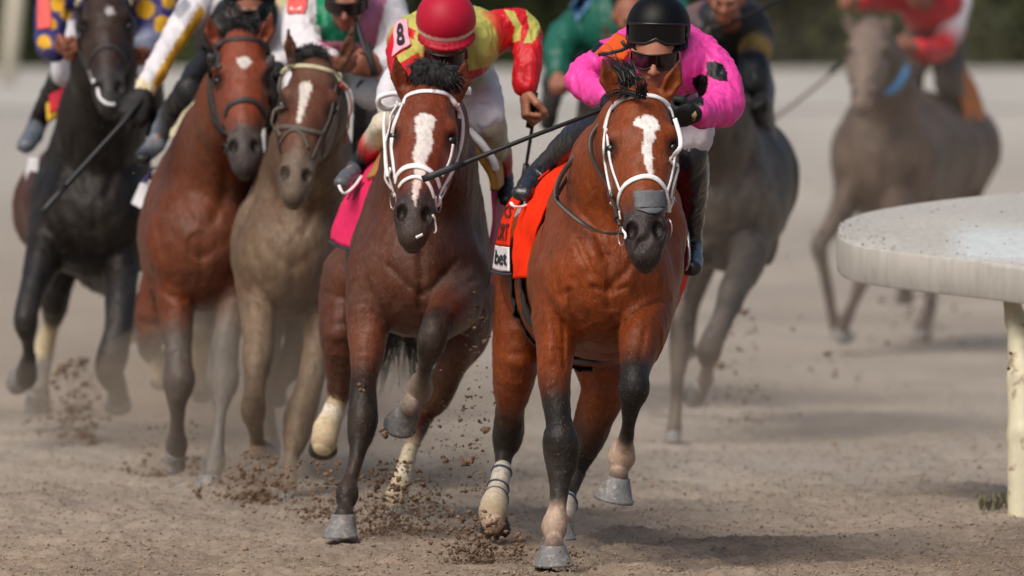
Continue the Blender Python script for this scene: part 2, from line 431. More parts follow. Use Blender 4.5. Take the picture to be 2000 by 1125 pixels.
def horse(H):
    base = H['col']; vox = H.get('vox', .010); full = vox < .009
    root = empty('racehorse', P(H['trunk'][1][0], 0, H['trunk'][1][2])*[1, 1, 0], H['label'], 'horse', 'racehorses galloping in the race')
    v = Vol(vox)
    v.chain(H['trunk'], .06, col=base)
    v.chain(H['neck'], .05, col=base)
    cx, cy, cY, cw = H['trunk'][0][:4]; m = M(cY); w = cw*m
    n0, n1 = H['neck'][0], H['neck'][1]
    v.chain([(cx, cy+.10*cw, cY+.06, cw*.80, 1.1), ((cx+n0[0])/2, (cy+n0[1])/2, cY+.05, cw*.72, 1.2), (n0[0], n0[1]+.08*cw, n0[2]-.09, n0[3]*.78, 1.3), (n1[0], n1[1], n1[2]-.03, n1[3]*.85, 1.4)], .07, col=base)
    dc = H.get('chestcol', base); mus = H.get('muscle', 1.0)
    for sg in (-1, 1):
        o = P(cx+sg*.37*cw, cy-.04*cw, cY+.16); v.add(Ell(o, (.15*w, .15, .20), None, base), .03)
        o = P(cx+sg*.18*cw, cy+.16*cw, cY-.01); v.add(Ell(o, (.20*w, .11, .19*w*1.25), None, dc), .016)
        o = P(cx+sg*.36*cw, cy+.22*cw, cY+.05); v.add(Ell(o, (.13*w, .10, .13), None, dc), .014)
    for L in H['legs']:
        q = L['pts']; L['pts'] = [q[0]]+[q[i][:3]+(q[i][3]+.55*max(-9, min(9, q[i][3]-(q[i-1][3]+q[i+1][3])/2)),)+tuple(q[i][4:]) if i > 3 else q[i] for i in range(1, len(q)-1)]+[q[-1]]
        v.chain(L['pts'], L.get('k', .022), ratio=L.get('ratio', 1.15), col=base, fine=3, shrink=.96)
    for e in H.get('extra', []): v.chain(e[0], e[1], ratio=e[2], col=base)
    h = Frame(H['poll'], H['muzzle']); eyes = horse_head(v, h, H, vox < .0106)
    def relief(V_, N_):
        nf = np.where(V_[:, 1] > H['poll'][2]+.22, 1.0, .25)
        q = V_*[1, .8, .55]; big = fbm(q, 9, 77, 2)-.5; vein = np.clip(1-np.abs(fbm(V_*[1, 1, .6], 17, 78, 2)-.5)*14, 0, 1)
        return V_+N_*(nf*(big*.020+vein*.0022+(fbm(V_, 45, 79, 2)-.5)*.003))[:, None]
    me, V, colr = v.mesh('horse_body', base, jit=.02, soft=.008, disp=relief)
    px, py = proj(V)
    # muscle creases and swells over the chest, shoulders and legs
    fr = V[:, 1] < cY+.25; V = V.copy()
    W0 = cw
    gen = [([(cx, cy-.15*W0), (cx, cy+.30*W0)], .04*W0, .006), ([(cx-.26*W0, cy-.10*W0), (cx-.10*W0, cy+.05*W0), (cx, cy+.10*W0)], .05*W0, .005), ([(cx+.26*W0, cy-.10*W0), (cx+.10*W0, cy+.05*W0), (cx, cy+.10*W0)], .05*W0, .005),
           ([(cx-.40*W0, cy-.35*W0), (cx-.34*W0, cy), (cx-.24*W0, cy+.25*W0)], .04*W0, .012), ([(cx+.40*W0, cy-.35*W0), (cx+.34*W0, cy), (cx+.24*W0, cy+.25*W0)], .04*W0, .012),
           ([(cx-.15*W0, cy-.75*W0), (cx-.20*W0, cy-.45*W0), (cx-.10*W0, cy-.2*W0)], .04*W0, .012), ([(cx+.18*W0, cy-.65*W0), (cx+.20*W0, cy-.45*W0), (cx+.10*W0, cy-.2*W0)], .04*W0, .012),
           ([(cx-.42*W0, cy+.30*W0), (cx-.28*W0, cy+.42*W0), (cx-.15*W0, cy+.46*W0)], .03*W0, .010), ([(cx+.42*W0, cy+.30*W0), (cx+.28*W0, cy+.42*W0), (cx+.15*W0, cy+.46*W0)], .03*W0, .010)]
    for pts, wd, dp in (H['creases'] if 'creases' in H else gen):
        dd = np.full(len(V), 1e9)
        for a, b in zip(pts[:-1], pts[1:]):
            a = np.array(a, float); b = np.array(b, float); ab = b-a
            t = np.clip(((px-a[0])*ab[0]+(py-a[1])*ab[1])/(ab@ab), 0, 1)
            dd = np.minimum(dd, (px-a[0]-t*ab[0])**2+(py-a[1]-t*ab[1])**2)
        V[fr, 1] += (dp*np.exp(-dd/wd**2))[fr]
    me.vertices.foreach_set('co', V.astype(np.float32).ravel())
    # markings
    nz = fbm(V, 60, 3, 3)-.5; nz2 = fbm(V, 60, 33, 3)-.5
    front = V[:, 1] < H['poll'][2]+.12
    for poly, c, jt in H.get('marks', []):
        for kk in range(5):
            a_ = RNG.rand(len(px))-.5; b_ = RNG.rand(len(px))-.5
            msk = (inpoly(px+nz*jt*2.2+a_*3.2, py+nz2*jt*2.2+b_*5, poly) & front).astype(float)[:, None]*(1/(5-kk)*.9 if kk < 4 else .7)
            colr = colr*(1-msk)+np.array(c)*msk
    # natural coat variation + dust
    va = fbm(V, 6, 11, 3)-.5
    colr = colr*(1+va[:, None]*.5+(fbm(V*[1, 1, .5], 28, 12, 2)-.5)[:, None]*.22)
    du = H.get('dust', .1); dl = H.get('dustlow', .3)
    z = V[:, 2]; amt = du*np.clip(fbm(V, 9, 21, 4)*2.4-.55, 0, 1.3)+dl*np.clip((.75-z)/.75, 0, 1)*(.5+fbm(V, 25, 9, 3)*.7)
    if 'dustf' in H: amt = amt*H['dustf'](px, py)
    amt = np.clip(amt, 0, .95)[:, None]; colr = colr*(1-amt)+np.array(H.get('dustcol', DUST))*amt
    # dark inside the nostrils, dark skin round the eyes
    if vox < .0126:
        for sg in (-1, 1):
            for t_, s_, n_, rr, cc, st in ((.540, .046, -.008, .030, (.006, .004, .004), .95), (.207, .100, -.026, .040, (.012, .008, .007), .92)):
                q = h(t_, sg*s_*H.get('headw', 1.0), n_); d_ = np.linalg.norm(V-q, axis=1)/(rr*h.k)
                w_ = np.clip(1.3-d_, 0, 1)*st; colr = colr*(1-w_[:, None])+np.array(cc)*w_[:, None]
    at = me.color_attributes['Col']; c4 = np.ones((len(V), 4), np.float32); c4[:, :3] = np.clip(colr, 0, 1); at.data.foreach_set('color', c4.ravel())
    me.update()
    body = link('body', me, mat('coat_'+('sharp' if full else 'soft'), attr=True, rough=.43, spec=.20, var=.24, vscale=55, bump=.0024, bscale=150, bump2=.012, b2scale=13, speck=(120, .64, DUST, .30), stretch=(1, 1, .45)), root)
    tr = bvh(me); er = .0225*h.k
    for e, sg in zip(eyes, (-1, 1)):
        sph = uvsphere('eye', e, er, 16, 12); link('eye', sph, mat('eye_dark', (.006, .004, .003), .18, spec=.5), root)
    for hf in H['hooves']: hoof(root, *hf)
    # mane and forelock
    if H.get('puff'):
        fv = Vol(.008)
        for q in H['puff']: fv.add(Ell(P(*q[:3]), np.array(q[3:6])*M(q[2])), .02)
        def ruf(V_, N_): return V_+(np.array([fbm(V_, 45, 1, 3), fbm(V_, 45, 4, 3), fbm(V_, 45, 7, 3)]).T-.5)*.03
        fm_, fV, _ = fv.mesh('forelock', disp=ruf); fo = link('forelock', fm_, mat('hair_mass', lin((26, 24, 26)), .75, var=.4, vscale=90, bump=.006, bscale=130, stretch=(1, 1, .35)), root)
        nv = len(fV); cc_ = fV.mean(0)
        def rp(r): return fV[int(r[0]*(nv-1))]
        def fp(q, t, r):
            d = nrm(q-cc_); return q+d*.028*t*(.3+r[2])+np.array([0, 0, -.02])*t*t+np.cross(d, YA)*.02*t*(r[3]-.5)
        strands('forelock_hair', rp, fp, 900, HAIR(), fo, .003)
    if H.get('forelock'):
        f = H['forelock']; hp = P(*f['at'])
        def rootf(r): return hp+np.array([(r[0]-.5)*f['w'], (r[1]-.5)*.06, (r[2]-.5)*.02])
        def fn(q, t, r):
            d = np.array(f['dir'])*(.6+.6*r[2]); sp = np.array([(q[0]-hp[0])/f['w']*2*f.get('fan', .1), (r[3]-.5)*.06, 0])
            return q+d*t+sp*t+np.array([0, 0, -1])*f.get('sag', .05)*t*t+(np.array([r[4], r[5], r[1]])-.5)*f.get('mess', .03)*t
        strands('forelock', rootf, fn, f.get('n', 500), HAIR(), root, .005)
    if H.get('mane'):
        mp = [P(*q) for q in H['mane']]
        def rootm(r):
            i = r[0]*(len(mp)-1); k = int(i); return mp[k]+(mp[k+1]-mp[k])*(i-k)
        def fm(q, t, r): return q+np.array([(r[1]-.4)*.10, -.02+r[4]*.05, .06*(1-t)])*t+(np.array([0, .10, -.02]))*t*r[2]
        strands('mane', rootm, fm, 500, HAIR(), root, .005)
    if H.get('tail'):
        t0, t1, t2 = [P(*q) for q in H['tail']]
        def ft(q, t, r):
            s_ = (np.array([r[3], r[4], r[5]])-.5)*.22*t*t; p = (1-t)**2*t0+2*t*(1-t)*t1+t*t*t2
            return p+s_+(q-t0)*1.5
        strands('tail', lambda r: t0+(np.array([r[0], r[1], r[2]])-.5)*.05, ft, 400, HAIR(), root, .006, 10)
    for w_ in H.get('wraps', []):
        vv = Vol(min(vox, .007)); vv.chain(w_, .004, ratio=1.1)
        mw, _, _ = vv.mesh('leg_wrap', (.6, .55, .45), jit=0, soft=.002)
        link('leg_wrap', mw, mat('wrap_cloth', attr=True, rough=.8, var=.15, vscale=50, bump=.002, bscale=150, speck=(70, .52, DUST, .6)), root)
    H['root'] = root; H['tree'] = tr; H['frame'] = h
    return root
def uvsphere(name, c, r, nu=24, nv=16, sc=(1, 1, 1), ax=None):
    V = []; F = []; ax = np.eye(3) if ax is None else np.asarray(ax); c = np.asarray(c, float)
    for j in range(nv+1):
        th = math.pi*j/nv
        for i in range(nu):
            ph = 2*math.pi*i/nu; q = np.array([math.sin(th)*math.cos(ph)*sc[0], math.sin(th)*math.sin(ph)*sc[1], math.cos(th)*sc[2]])*r
            V.append(c+ax.T@q)
    for j in range(nv):
        for i in range(nu): F.append((j*nu+i, (j+1)*nu+i, (j+1)*nu+(i+1) % nu, j*nu+(i+1) % nu))
    return pmesh(name, V, F)
def strap(H, pts2, w, th=.006, m=None, name='bridle_strap', Y=None, off=.003, parent=None, n=6):
    Y = Y or (H['poll'][2]+H['muzzle'][2])/2
    o, ns = snap(H['tree'], pts2, Y, off, n)
    return sweep(name, o, w*M(Y), th, ns, m, parent or H['root'])
def cloth(name, rows, mt, parent, th=.004, sub=6, ripple=.006, col=None):
    """cloth sheet through a grid of world points, slightly rippled, with thickness"""
    rows = [crv(r, sub) for r in rows]; cols = list(zip(*rows)); cols = [crv(c, sub) for c in cols]
    G = np.array(cols).transpose(1, 0, 2); a, b, _ = G.shape; V = G.reshape(-1, 3)
    du = np.gradient(G, axis=0); dv = np.gradient(G, axis=1); N = np.cross(du, dv); N /= np.maximum(1e-9, np.linalg.norm(N, axis=2, keepdims=True))
    if N[..., 1].mean() > 0: N = -N
    rp = (fbm(V, 14, 4, 3)-.5).reshape(a, b, 1)*ripple*2
    G = G+N*rp; V1 = (G+N*th/2).reshape(-1, 3); V2 = (G-N*th/2).reshape(-1, 3); F = []
    n = a*b
    for i in range(a-1):
        for j in range(b-1):
            q = (i*b+j, i*b+j+1, (i+1)*b+j+1, (i+1)*b+j); F.append(q); F.append(tuple(x+n for x in q[::-1]))
    for i in range(a-1):
        F.append((i*b, (i+1)*b, (i+1)*b+n, i*b+n)); F.append((i*b+b-1, i*b+b-1+n, (i+1)*b+b-1+n, (i+1)*b+b-1))
    for j in range(b-1):
        F.append((j, j+n, j+1+n, j+1)); F.append(((a-1)*b+j, (a-1)*b+j+1, (a-1)*b+j+1+n, (a-1)*b+j+n))
    o = link(name, pmesh(name, np.concatenate([V1, V2]), F), mt, parent)
    o_surf = (G+N*(th/2+.0015), N)
    return o, o_surf
def text_on(surf, txt, u0, v0, u1, v1, mt, parent, name='lettering', bold=.02):
    """writes txt in the cell u0..u1 (along), v0..v1 (top..bottom) of a cloth surface"""
    G, N = surf; a, b, _ = G.shape
    cu = bpy.data.curves.new('t', 'FONT'); cu.body = txt; cu.size = 1; cu.offset = bold; cu.resolution_u = 3
    to = bpy.data.objects.new('t', cu); COL.objects.link(to); bpy.context.view_layer.update()
    me = bpy.data.meshes.new_from_object(to.evaluated_get(bpy.context.evaluated_depsgraph_get()))
    bpy.data.objects.remove(to); bpy.data.curves.remove(cu)
    V = np.array([v.co[:] for v in me.vertices]); F = [tuple(p.vertices) for p in me.polygons]; bpy.data.meshes.remove(me)
    V[:, 0] = (V[:, 0]-V[:, 0].min())/np.ptp(V[:, 0]); V[:, 1] = (V[:, 1]-V[:, 1].min())/np.ptp(V[:, 1])
    u = (u0+(u1-u0)*V[:, 0])*(a-1); v = (v1+(v0-v1)*V[:, 1])*(b-1)
    i = np.clip(u.astype(int), 0, a-2); j = np.clip(v.astype(int), 0, b-2); fu = (u-i)[:, None]; fv = (v-j)[:, None]
    Q = G[i, j]*(1-fu)*(1-fv)+G[i+1, j]*fu*(1-fv)+G[i, j+1]*(1-fu)*fv+G[i+1, j+1]*fu*fv+N[i, j]*.002
    return link(name, pmesh(name, Q, F, False), mt, parent)
# ------------------------------------------------------------------ people
def hand(v, wr, d, g, col, s=1.0, flip=1, f=1.0):
    """closed fist: wr wrist point, d direction of the forearm, g direction of the rod it holds"""
    d = nrm(d); g = np.asarray(g, float); g = nrm(g-d*np.dot(g, d)); m = np.cross(d, g)*flip
    c = lambda a, b, e: wr+(d*a+g*b+m*e)*s
    v.add(Cone(wr, c(.03, 0, 0), (.027*s*f, .019*s*f), (.036*s*f, .017*s*f), g, col), .012)
    v.add(Cone(c(.03, 0, 0), c(.078, 0, .0), (.037*s*f, .017*s*f), (.040*s*f, .014*s*f), g, col), .008)
    for i in range(4):
        b = (i-1.5)*.0205; ln = (.9, 1.05, 1.0, .85)[i]; r = (.0095, .0098, .0094, .0085)[i]*s*f
        pts = [c(.08, b, 0), c(.098*ln, b, .024), c(.084, b, .047*ln), c(.062, b, .050), c(.050, b, .036)]
        for p, q in zip(pts[:-1], pts[1:]): v.add(Cone(p, q, r, r*.94, g, col), .0035)
    pts = [c(.02, .03, .008), c(.048, .048, .028), c(.072, .040, .052), c(.082, .016, .062)]
    for p, q, r in zip(pts[:-1], pts[1:], (.0135, .0115, .0095)): v.add(Cone(p, q, r*s*f, r*.88*s*f, g, col), .006)
    return c(.068, 0, .024), g
def face(v, c, S, N, U, r, skin, full=True):
    """head around c: S across, N out of the face, U up; r = half head width (m)"""
    k = r/.078; A = np.array([S, N, U]); q = lambda x, n, u: c+(S*x+N*n+U*u)*k
    dk = mix(skin, (.02, .01, .01), .5); red = mix(skin, lin((150, 70, 65)), .5)
    v.add(Ell(q(0, -.025, .005), (.076*k, .085*k, .085*k), A, skin), .02)
    v.add(Ell(q(0, .03, -.045), (.058*k, .055*k, .065*k), A, skin), .03)
    v.add(Ell(q(0, .065, -.092), (.026*k, .022*k, .02*k), A, skin), .02)
    v.add(Cone(q(0, .085, .0), q(0, .108, -.034), .009*k, .013*k, S, skin), .008)
    for sg in (-1, 1):
        v.add(Ell(q(sg*.013, .095, -.036), (.010*k, .012*k, .009*k), A, skin), .006)
        v.add(Ell(q(sg*.042, .062, -.022), (.022*k, .022*k, .020*k), A, skin), .02)
        v.add(Ell(q(sg*.08, -.005, -.01), (.012*k, .022*k, .032*k), A, skin), .008)
        v.add(Cone(q(sg*.012, .083, .018), q(sg*.048, .066, .018), .008*k, .007*k, S, skin), .012)
        v.sub(Ell(q(sg*.031, .088, .002), (.014*k, .010*k, .008*k), A), .006)
    v.add(Cone(q(-.02, .083, -.062), q(.02, .083, -.062), .007*k, .007*k, S, red), .006)
    v.add(Cone(q(-.017, .080, -.075), q(.017, .080, -.075), .008*k, .008*k, S, red), .006)
    if full: v.sub(Cone(q(-.026, .090, -.0685), q(.026, .090, -.0685), .003*k, .003*k, S), .004)
    return [q(sg*.031, .074, .002) for sg in (-1, 1)], k
def wrinkle(amp, sc=16, seed=0):
    def f(V, N):
        q = V*[1, 1, .7]; wp = np.array([fbm(q, 9, seed+2, 2), fbm(q, 9, seed+4, 2), fbm(q, 9, seed+6, 2)]).T-.5
        r1 = 1-np.abs(fbm(q+wp*.10, sc*.8, seed, 2)-.5)*5; r2 = 1-np.abs(fbm(q*[1.6, 1, .8]+wp*.05, sc*1.7, seed+3, 2)-.5)*5
        r1 = np.clip(r1, -.6, 1); r2 = np.clip(r2, -.6, 1)
        return V+N*(amp*(.9*r1+.5*r2+1.4*(fbm(V, 6, seed+9, 2)-.5)))[:, None]
    return f
def garment(name, parts, vox, mt, parent, k=.03, wr=.008, seed=0, jit=0, paint=None, k2=None):
    v = Vol(vox)
    for pts, ratio in parts: v.chain(pts, k, ratio=ratio, fine=3)
    me, V, c = v.mesh(name, (.5, .5, .5), jit=jit, soft=.004, disp=wrinkle(wr, 15, seed) if wr else None)
    if paint:
        px, py = proj(V)
        for poly, cl, cond in paint:
            msk = inpoly(px, py, poly)
            if cond is not None: msk &= cond(V)
            c[msk] = cl
        at = me.color_attributes['Col']; c4 = np.ones((len(V), 4), np.float32); c4[:, :3] = c; at.data.foreach_set('color', c4.ravel())
    return link(name, me, mt, parent), me, V
def rod(name, pts, r0, r1, m, label, cat, rings=0):
    pts = [np.asarray(p) for p in pts]; c = crv(pts, 8) if len(pts) > 2 else [pts[0]+(pts[1]-pts[0])*i/12 for i in range(13)]
    mid = c[0]
    root = empty(name, mid, label, cat)
    n = len(c)
    sweep('shaft', c, 2*r0, 2*r0, None, m, root, 10, taper=lambda t: 1+(r1/r0-1)*t)
    e = c[-1]; d = nrm(c[-1]-c[-3])
    sweep('flap', [e-d*.005, e+d*.05, e+d*.10, e+d*.15], .024, .008, [np.array([0, -1., .2])]*4, m, root, 8)
    sweep('grip', [c[0]-d*.03, c[0]+d*.03, c[0]+d*.10], r0*3.2, r0*3.2, None, mat('grip_rubber', (.012, .012, .012), .7), root, 10)
    adopt(root); return root
# ================================================================== leading horse (white bridle, orange cloth)
BAY = lin((124, 56, 19)); BK = lin((16, 15, 18)); SOCK = lin((180, 154, 136)); BAYD = lin((72, 34, 18))
HFD = mat('hoof_dark', lin((62, 54, 48)), .7, var=.3, vscale=60, bump=.002, bscale=80)
LEAD = dict(vox=.0068, col=BAY, dust=.03, dustlow=.10, label='bright bay racehorse leading the field with white bridle and orange saddle cloth',
  trunk=[(1187, 548, 38.64, 262, .95), (1180, 540, 38.98, 284, 1.1), (1156, 548, 39.4, 296, 1.1), (1118, 540, 39.8, 262, 1.05), (1088, 520, 40.15, 236, 1.0), (1082, 540, 40.33, 170, 1.0)],
  neck=[(1185, 425, 38.86, 236, 1.15), (1198, 345, 38.66, 160, 1.5), (1225, 265, 38.45, 116, 1.5), (1246, 205, 38.33, 84, 1.3)],
  poll=(1251, 176, 38.2), muzzle=(1262, 506, 37.82),
  ears=[(1178, 116, 1206, 184, 38), (1327, 120, 1297, 186, 38)],
  legs=[
   dict(pts=[(1092, 545, 38.72, 108, 1.6), (1088, 620, 38.68, 104, 1.5), (1087, 660, 38.64, 88, 1.4), (1085, 705, 38.60, 75, 1.3, BAY), (1085, 745, 38.57, 67, 1.2, mix(BAY, BK, .35)), (1089, 790, 38.54, 59, 1.15, BK), (1094, 835, 38.52, 56, 1.1, BK), (1095, 862, 38.50, 65, 1.1, BK), (1096, 895, 38.50, 60, 1.1, BK), (1094, 935, 38.48, 42, 1.2, BK), (1091, 975, 38.46, 35, 1.3, BK), (1087, 1005, 38.44, 38, 1.25, SOCK), (1083, 1030, 38.42, 46, 1.2, SOCK), (1083, 1052, 38.39, 37, 1.1, SOCK), (1082, 1068, 38.36, 42, 1.1, lin((96, 80, 70)))]),
   dict(pts=[(1268, 555, 38.72, 112, 1.5), (1266, 610, 38.60, 104, 1.4), (1252, 660, 38.46, 92, 1.3), (1243, 705, 38.36, 68, 1.2, mix(BAY, BK, .3)), (1239, 735, 38.28, 61, 1.15, BK), (1238, 760, 38.26, 60, 1.1, BK), (1232, 790, 38.28, 44, 1.15, BK), (1228, 825, 38.34, 32, 1.3, BK), (1224, 852, 38.39, 32, 1.3, BK), (1220, 872, 38.42, 38, 1.25, SOCK), (1216, 894, 38.45, 47, 1.2, SOCK), (1212, 915, 38.44, 36, 1.1, SOCK), (1208, 930, 38.42, 40, 1.1, lin((96, 80, 70)))]),
   dict(pts=[(1040, 560, 40.1, 150, 1.7, BAY), (1022, 620, 40.08, 122, 1.9, BAY), (1010, 690, 40.02, 98, 1.7, BAY), (1002, 750, 40.08, 78, 1.5, BAY), (998, 790, 40.18, 62, 1.4, BAYD), (995, 822, 40.26, 60, 1.5, BK), (992, 855, 40.30, 58, 1.3, BK), (985, 890, 40.28, 40, 1.2, BK), (980, 925, 40.24, 33, 1.2, BK), (972, 960, 40.2, 36, 1.2, BK), (964, 1000, 40.1, 50, 1.1, SOCK), (964, 1018, 40.05, 46, 1.1, SOCK)]),
   dict(pts=[(1150, 600, 40.0, 160, 1.6, BAY), (1170, 690, 39.9, 112, 1.7, BAY), (1178, 760, 39.85, 92, 1.5, BAY), (1160, 820, 39.9, 78, 1.4, BAYD), (1142, 870, 40.0, 62, 1.4, BK), (1126, 915, 40.02, 44, 1.2, BK), (1112, 960, 39.95, 34, 1.2, BK), (1102, 995, 39.85, 40, 1.2, BK), (1096, 1020, 39.8, 40, 1.1, SOCK)])],
  hooves=[((1082, 1064, 38.37), (1080, 1108, 38.30), 48, 80), ((1209, 930, 38.43), (1199, 976, 38.44), 46, 78, (-.15, -1, -.25)),
          ((965, 1010, 40.08), (967, 1052, 40.2), 50, 60, (0, .5, .6), HFD), ((1096, 1022, 39.8), (1092, 1056, 39.72), 44, 66)],
  wraps=[[(981, 918, 40.24, 37, 1.2, lin((208, 200, 188))), (975, 945, 40.20, 39, 1.2, lin((206, 198, 184))), (970, 965, 40.18, 43, 1.2, lin((200, 188, 168))), (965, 986, 40.12, 53, 1.15, lin((196, 182, 160))), (963, 1000, 40.09, 56, 1.1, lin((186, 168, 142))), (963, 1010, 40.06, 50, 1.1, lin((166, 146, 120)))],
         [(1108, 980, 39.9, 38, 1.2, lin((196, 186, 172))), (1102, 998, 39.85, 44, 1.2, lin((196, 186, 172))), (1100, 1008, 39.83, 46, 1.2, lin((200, 190, 172)))]],
  rings=[((980, 922, 40.235), (972, 958, 40.19), 39, 5), ((973, 953, 40.195), (968, 970, 40.17), 43, 4.5), ((968, 975, 40.16), (965, 990, 40.12), 50, 4.5), ((1107, 983, 39.89), (1102, 998, 39.85), 42, 6)],
  marks=[([(1236, 240), (1243, 231), (1256, 227), (1272, 226), (1283, 231), (1286, 244), (1287, 252), (1278, 256), (1280, 270), (1272, 280), (1271, 292), (1274, 308), (1275, 344), (1268, 344), (1262, 322), (1256, 300), (1254, 283), (1258, 268), (1257, 252), (1246, 248)], lin((236, 232, 228)), 3)],
  creases=[([(1189, 500), (1190, 560), (1190, 600)], 8, .008), ([(1128, 470), (1156, 530), (1188, 562)], 8, .013), ([(1250, 475), (1224, 530), (1190, 562)], 8, .013), ([(1160, 560), (1190, 572), (1222, 560)], 5, .008),
    ([(1056, 440), (1070, 510), (1095, 575)], 11, .014), ([(1112, 570), (1124, 620), (1134, 660)], 8, .018), ([(1306, 585), (1255, 603), (1208, 640)], 7, .018), ([(1155, 500), (1160, 545)], 17, -.014), ([(1232, 500), (1228, 545)], 17, -.014),
    ([(1072, 610), (1076, 700)], 9, -.008), ([(1100, 630), (1102, 720)], 5, .008), ([(1262, 640), (1250, 700)], 5, .008), ([(1100, 430), (1135, 520)], 18, -.010), ([(1118, 390), (1165, 450), (1180, 500)], 8, .012), ([(1285, 430), (1262, 470)], 8, .010), ([(1300, 470), (1290, 560)], 14, -.008)],
  extra=[([(1286, 395, 38.92, 84), (1290, 450, 38.86, 90), (1287, 520, 38.8, 92)], .05, 1.5)],
  puff=[(1226, 162, 38.28, 22, 14, 15), (1208, 146, 38.30, 16, 11, 11)],
  mane=[(1246, 176, 38.3), (1215, 235, 38.5), (1180, 290, 38.85)],
  tail=[(1075, 430, 40.45), (1065, 520, 40.9), (1050, 640, 41.2)],
)
horse(LEAD)
for a_, b_, w_, t_ in LEAD['rings']:
    a, b = P(*a_), P(*b_); T = nrm(b-a); e1 = nrm(XA-T*T[0]); e2 = np.cross(T, e1); r = w_/2*M(a_[2])+.001
    pts = [a+(e1*math.cos(q)+e2*math.sin(q)*1.18)*r for q in np.linspace(0, 2*math.pi, 25)[:-1]]
    sweep('wrap_tape', pts, t_*M(a_[2]), .004, [nrm(p-a) for p in pts], mat('navy_tape', lin((56, 68, 92)), .6), LEAD['root'], closed=True)
R = LEAD['root']; WH = mat('white_rubber', lin((244, 243, 244)), .35, spec=.5, var=.06, vscale=60)
LB = mat('brown_leather', lin((58, 44, 38)), .45, var=.3, vscale=80); BLK = mat('black_leather', lin((26, 26, 28)), .38, var=.2, vscale=60, spec=.5, bump=.001, bscale=120)
def bridle(H, straps, m=WH, w=9, th=.008):
    b = None
    root = bpy.data.objects.new('bridle', None); COL.objects.link(root); root.parent = H['root']
    for s in straps:
        nm, pts = s[0], s[1]; ww = s[2] if len(s) > 2 else w; mm = s[3] if len(s) > 3 else m; off = s[4] if len(s) > 4 else .004
        strap(H, pts, ww*1.12, th if ww > 5 else .006, mm, nm, parent=root, off=off)
    return root
bridle(LEAD, [
 ('browband', [(1183, 252), (1187, 235), (1194, 216), (1206, 202), (1227, 192), (1254, 188), (1279, 190), (1299, 201), (1311, 215), (1315, 230)], 10),
 ('noseband', [(1212, 408), (1210, 388), (1219, 366), (1237, 352), (1262, 345), (1282, 351), (1296, 367), (1302, 386), (1303, 400)], 10),
 ('cheekpiece', [(1184, 250), (1181, 285), (1184, 320), (1191, 360), (1200, 395), (1209, 412)], 8), ('cheekpiece', [(1187, 252), (1189, 290), (1196, 325), (1205, 352), (1213, 374)], 5),
 ('cheekpiece', [(1318, 232), (1328, 265), (1329, 290), (1322, 330), (1312, 365), (1306, 400), (1304, 414)], 8), ('cheekpiece', [(1318, 300), (1310, 345), (1300, 378)], 5),
 ('buckle', [(1196, 392), (1203, 402), (1210, 410)], 13), ('buckle', [(1313, 385), (1309, 400), (1307, 415)], 13),
 ('bit_ring', [(1209, 412), (1212, 430), (1216, 446), (1222, 458), (1222, 466)], 4.5), ('bit_ring', [(1206, 425), (1200, 424), (1206, 434), (1214, 430)], 9, BLK)])
# nasal strip across the nose
def patch(H, name, quad, nu, nv, mt, parent, off=.003, jag=0, Y=None):
    q = [np.array(p, float) for p in quad]; V = []; Y = Y or H['muzzle'][2]
    for j in range(nv+1):
        for i in range(nu+1):
            u, v_ = i/nu, j/nv; p = q[0]*(1-u)*(1-v_)+q[1]*u*(1-v_)+q[2]*u*v_+q[3]*(1-u)*v_
            if jag and (i in (0, nu) or j in (0, nv)): p = p+(RNG.rand(2)-.5)*jag
            d = ray(p[0], p[1]); loc, no, _, ds = H['tree'].ray_cast(Vector(CAMP), d)
            if loc is None: loc, no, _, ds = H['tree'].find_nearest(Vector(P(p[0], p[1], Y)))
            V.append(np.array(loc+no*off))
    F = [(j*(nu+1)+i, j*(nu+1)+i+1, (j+1)*(nu+1)+i+1, (j+1)*(nu+1)+i) for j in range(nv) for i in range(nu)]
    o = link(name, pmesh(name, V, F), mt, parent); md = o.modifiers.new('s', 'SOLIDIFY'); md.thickness = .003; md.offset = -1
    return o
patch(LEAD, 'nasal_strip', [(1237, 374), (1296, 372), (1300, 406), (1242, 408)], 10, 8, mat('nasal_strip_grey', lin((100, 102, 106)), .75, var=.25, vscale=70), R, jag=3)
patch(LEAD, 'nasal_strip', [(1242, 409), (1300, 407), (1283, 417), (1268, 418)], 8, 3, mat('nasal_strip_grey'), R, jag=2)
# tied forelock, wind-blown mane behind the ears
def tuft(H, at, end, n, spread, name='forelock', w=.004, rs=.02):
    a, b = P(*at), P(*end); d = b-a
    def fn(q, t, r): return q+d*t*(.5+.6*r[2])+(np.array([r[3], r[4], r[5]])-.5)*spread*t+np.array([0, 0, .02])*math.sin(t*3.1)
    return strands(name, lambda r: a+(np.array([r[0], r[1], r[2]])-.5)*rs, fn, n, HAIR(), H['root'], w)
tuft(LEAD, (1252, 186, 38.12), (1248, 176, 38.07), 160, .04, rs=.035, w=.003)
tuft(LEAD, (1228, 165, 38.24), (1206, 140, 38.3), 320, .05, rs=.06, w=.004)
tuft(LEAD, (1205, 140, 38.3), (1168, 108, 38.36), 60, .05, rs=.04, w=.002)
tuft(LEAD, (1245, 188, 38.14), (1180, 196, 38.2), 120, .02, rs=.02, w=.003)
# chin whiskers
strands('whiskers', lambda r: P(1238+r[0]*40, 500+r[1]*8, 37.88), lambda q, t, r: q+np.array([(r[2]-.5)*.03, -.01*r[4], -.025])*t, 26, mat('whisker', lin((120, 108, 100)), .6), R, .0007)
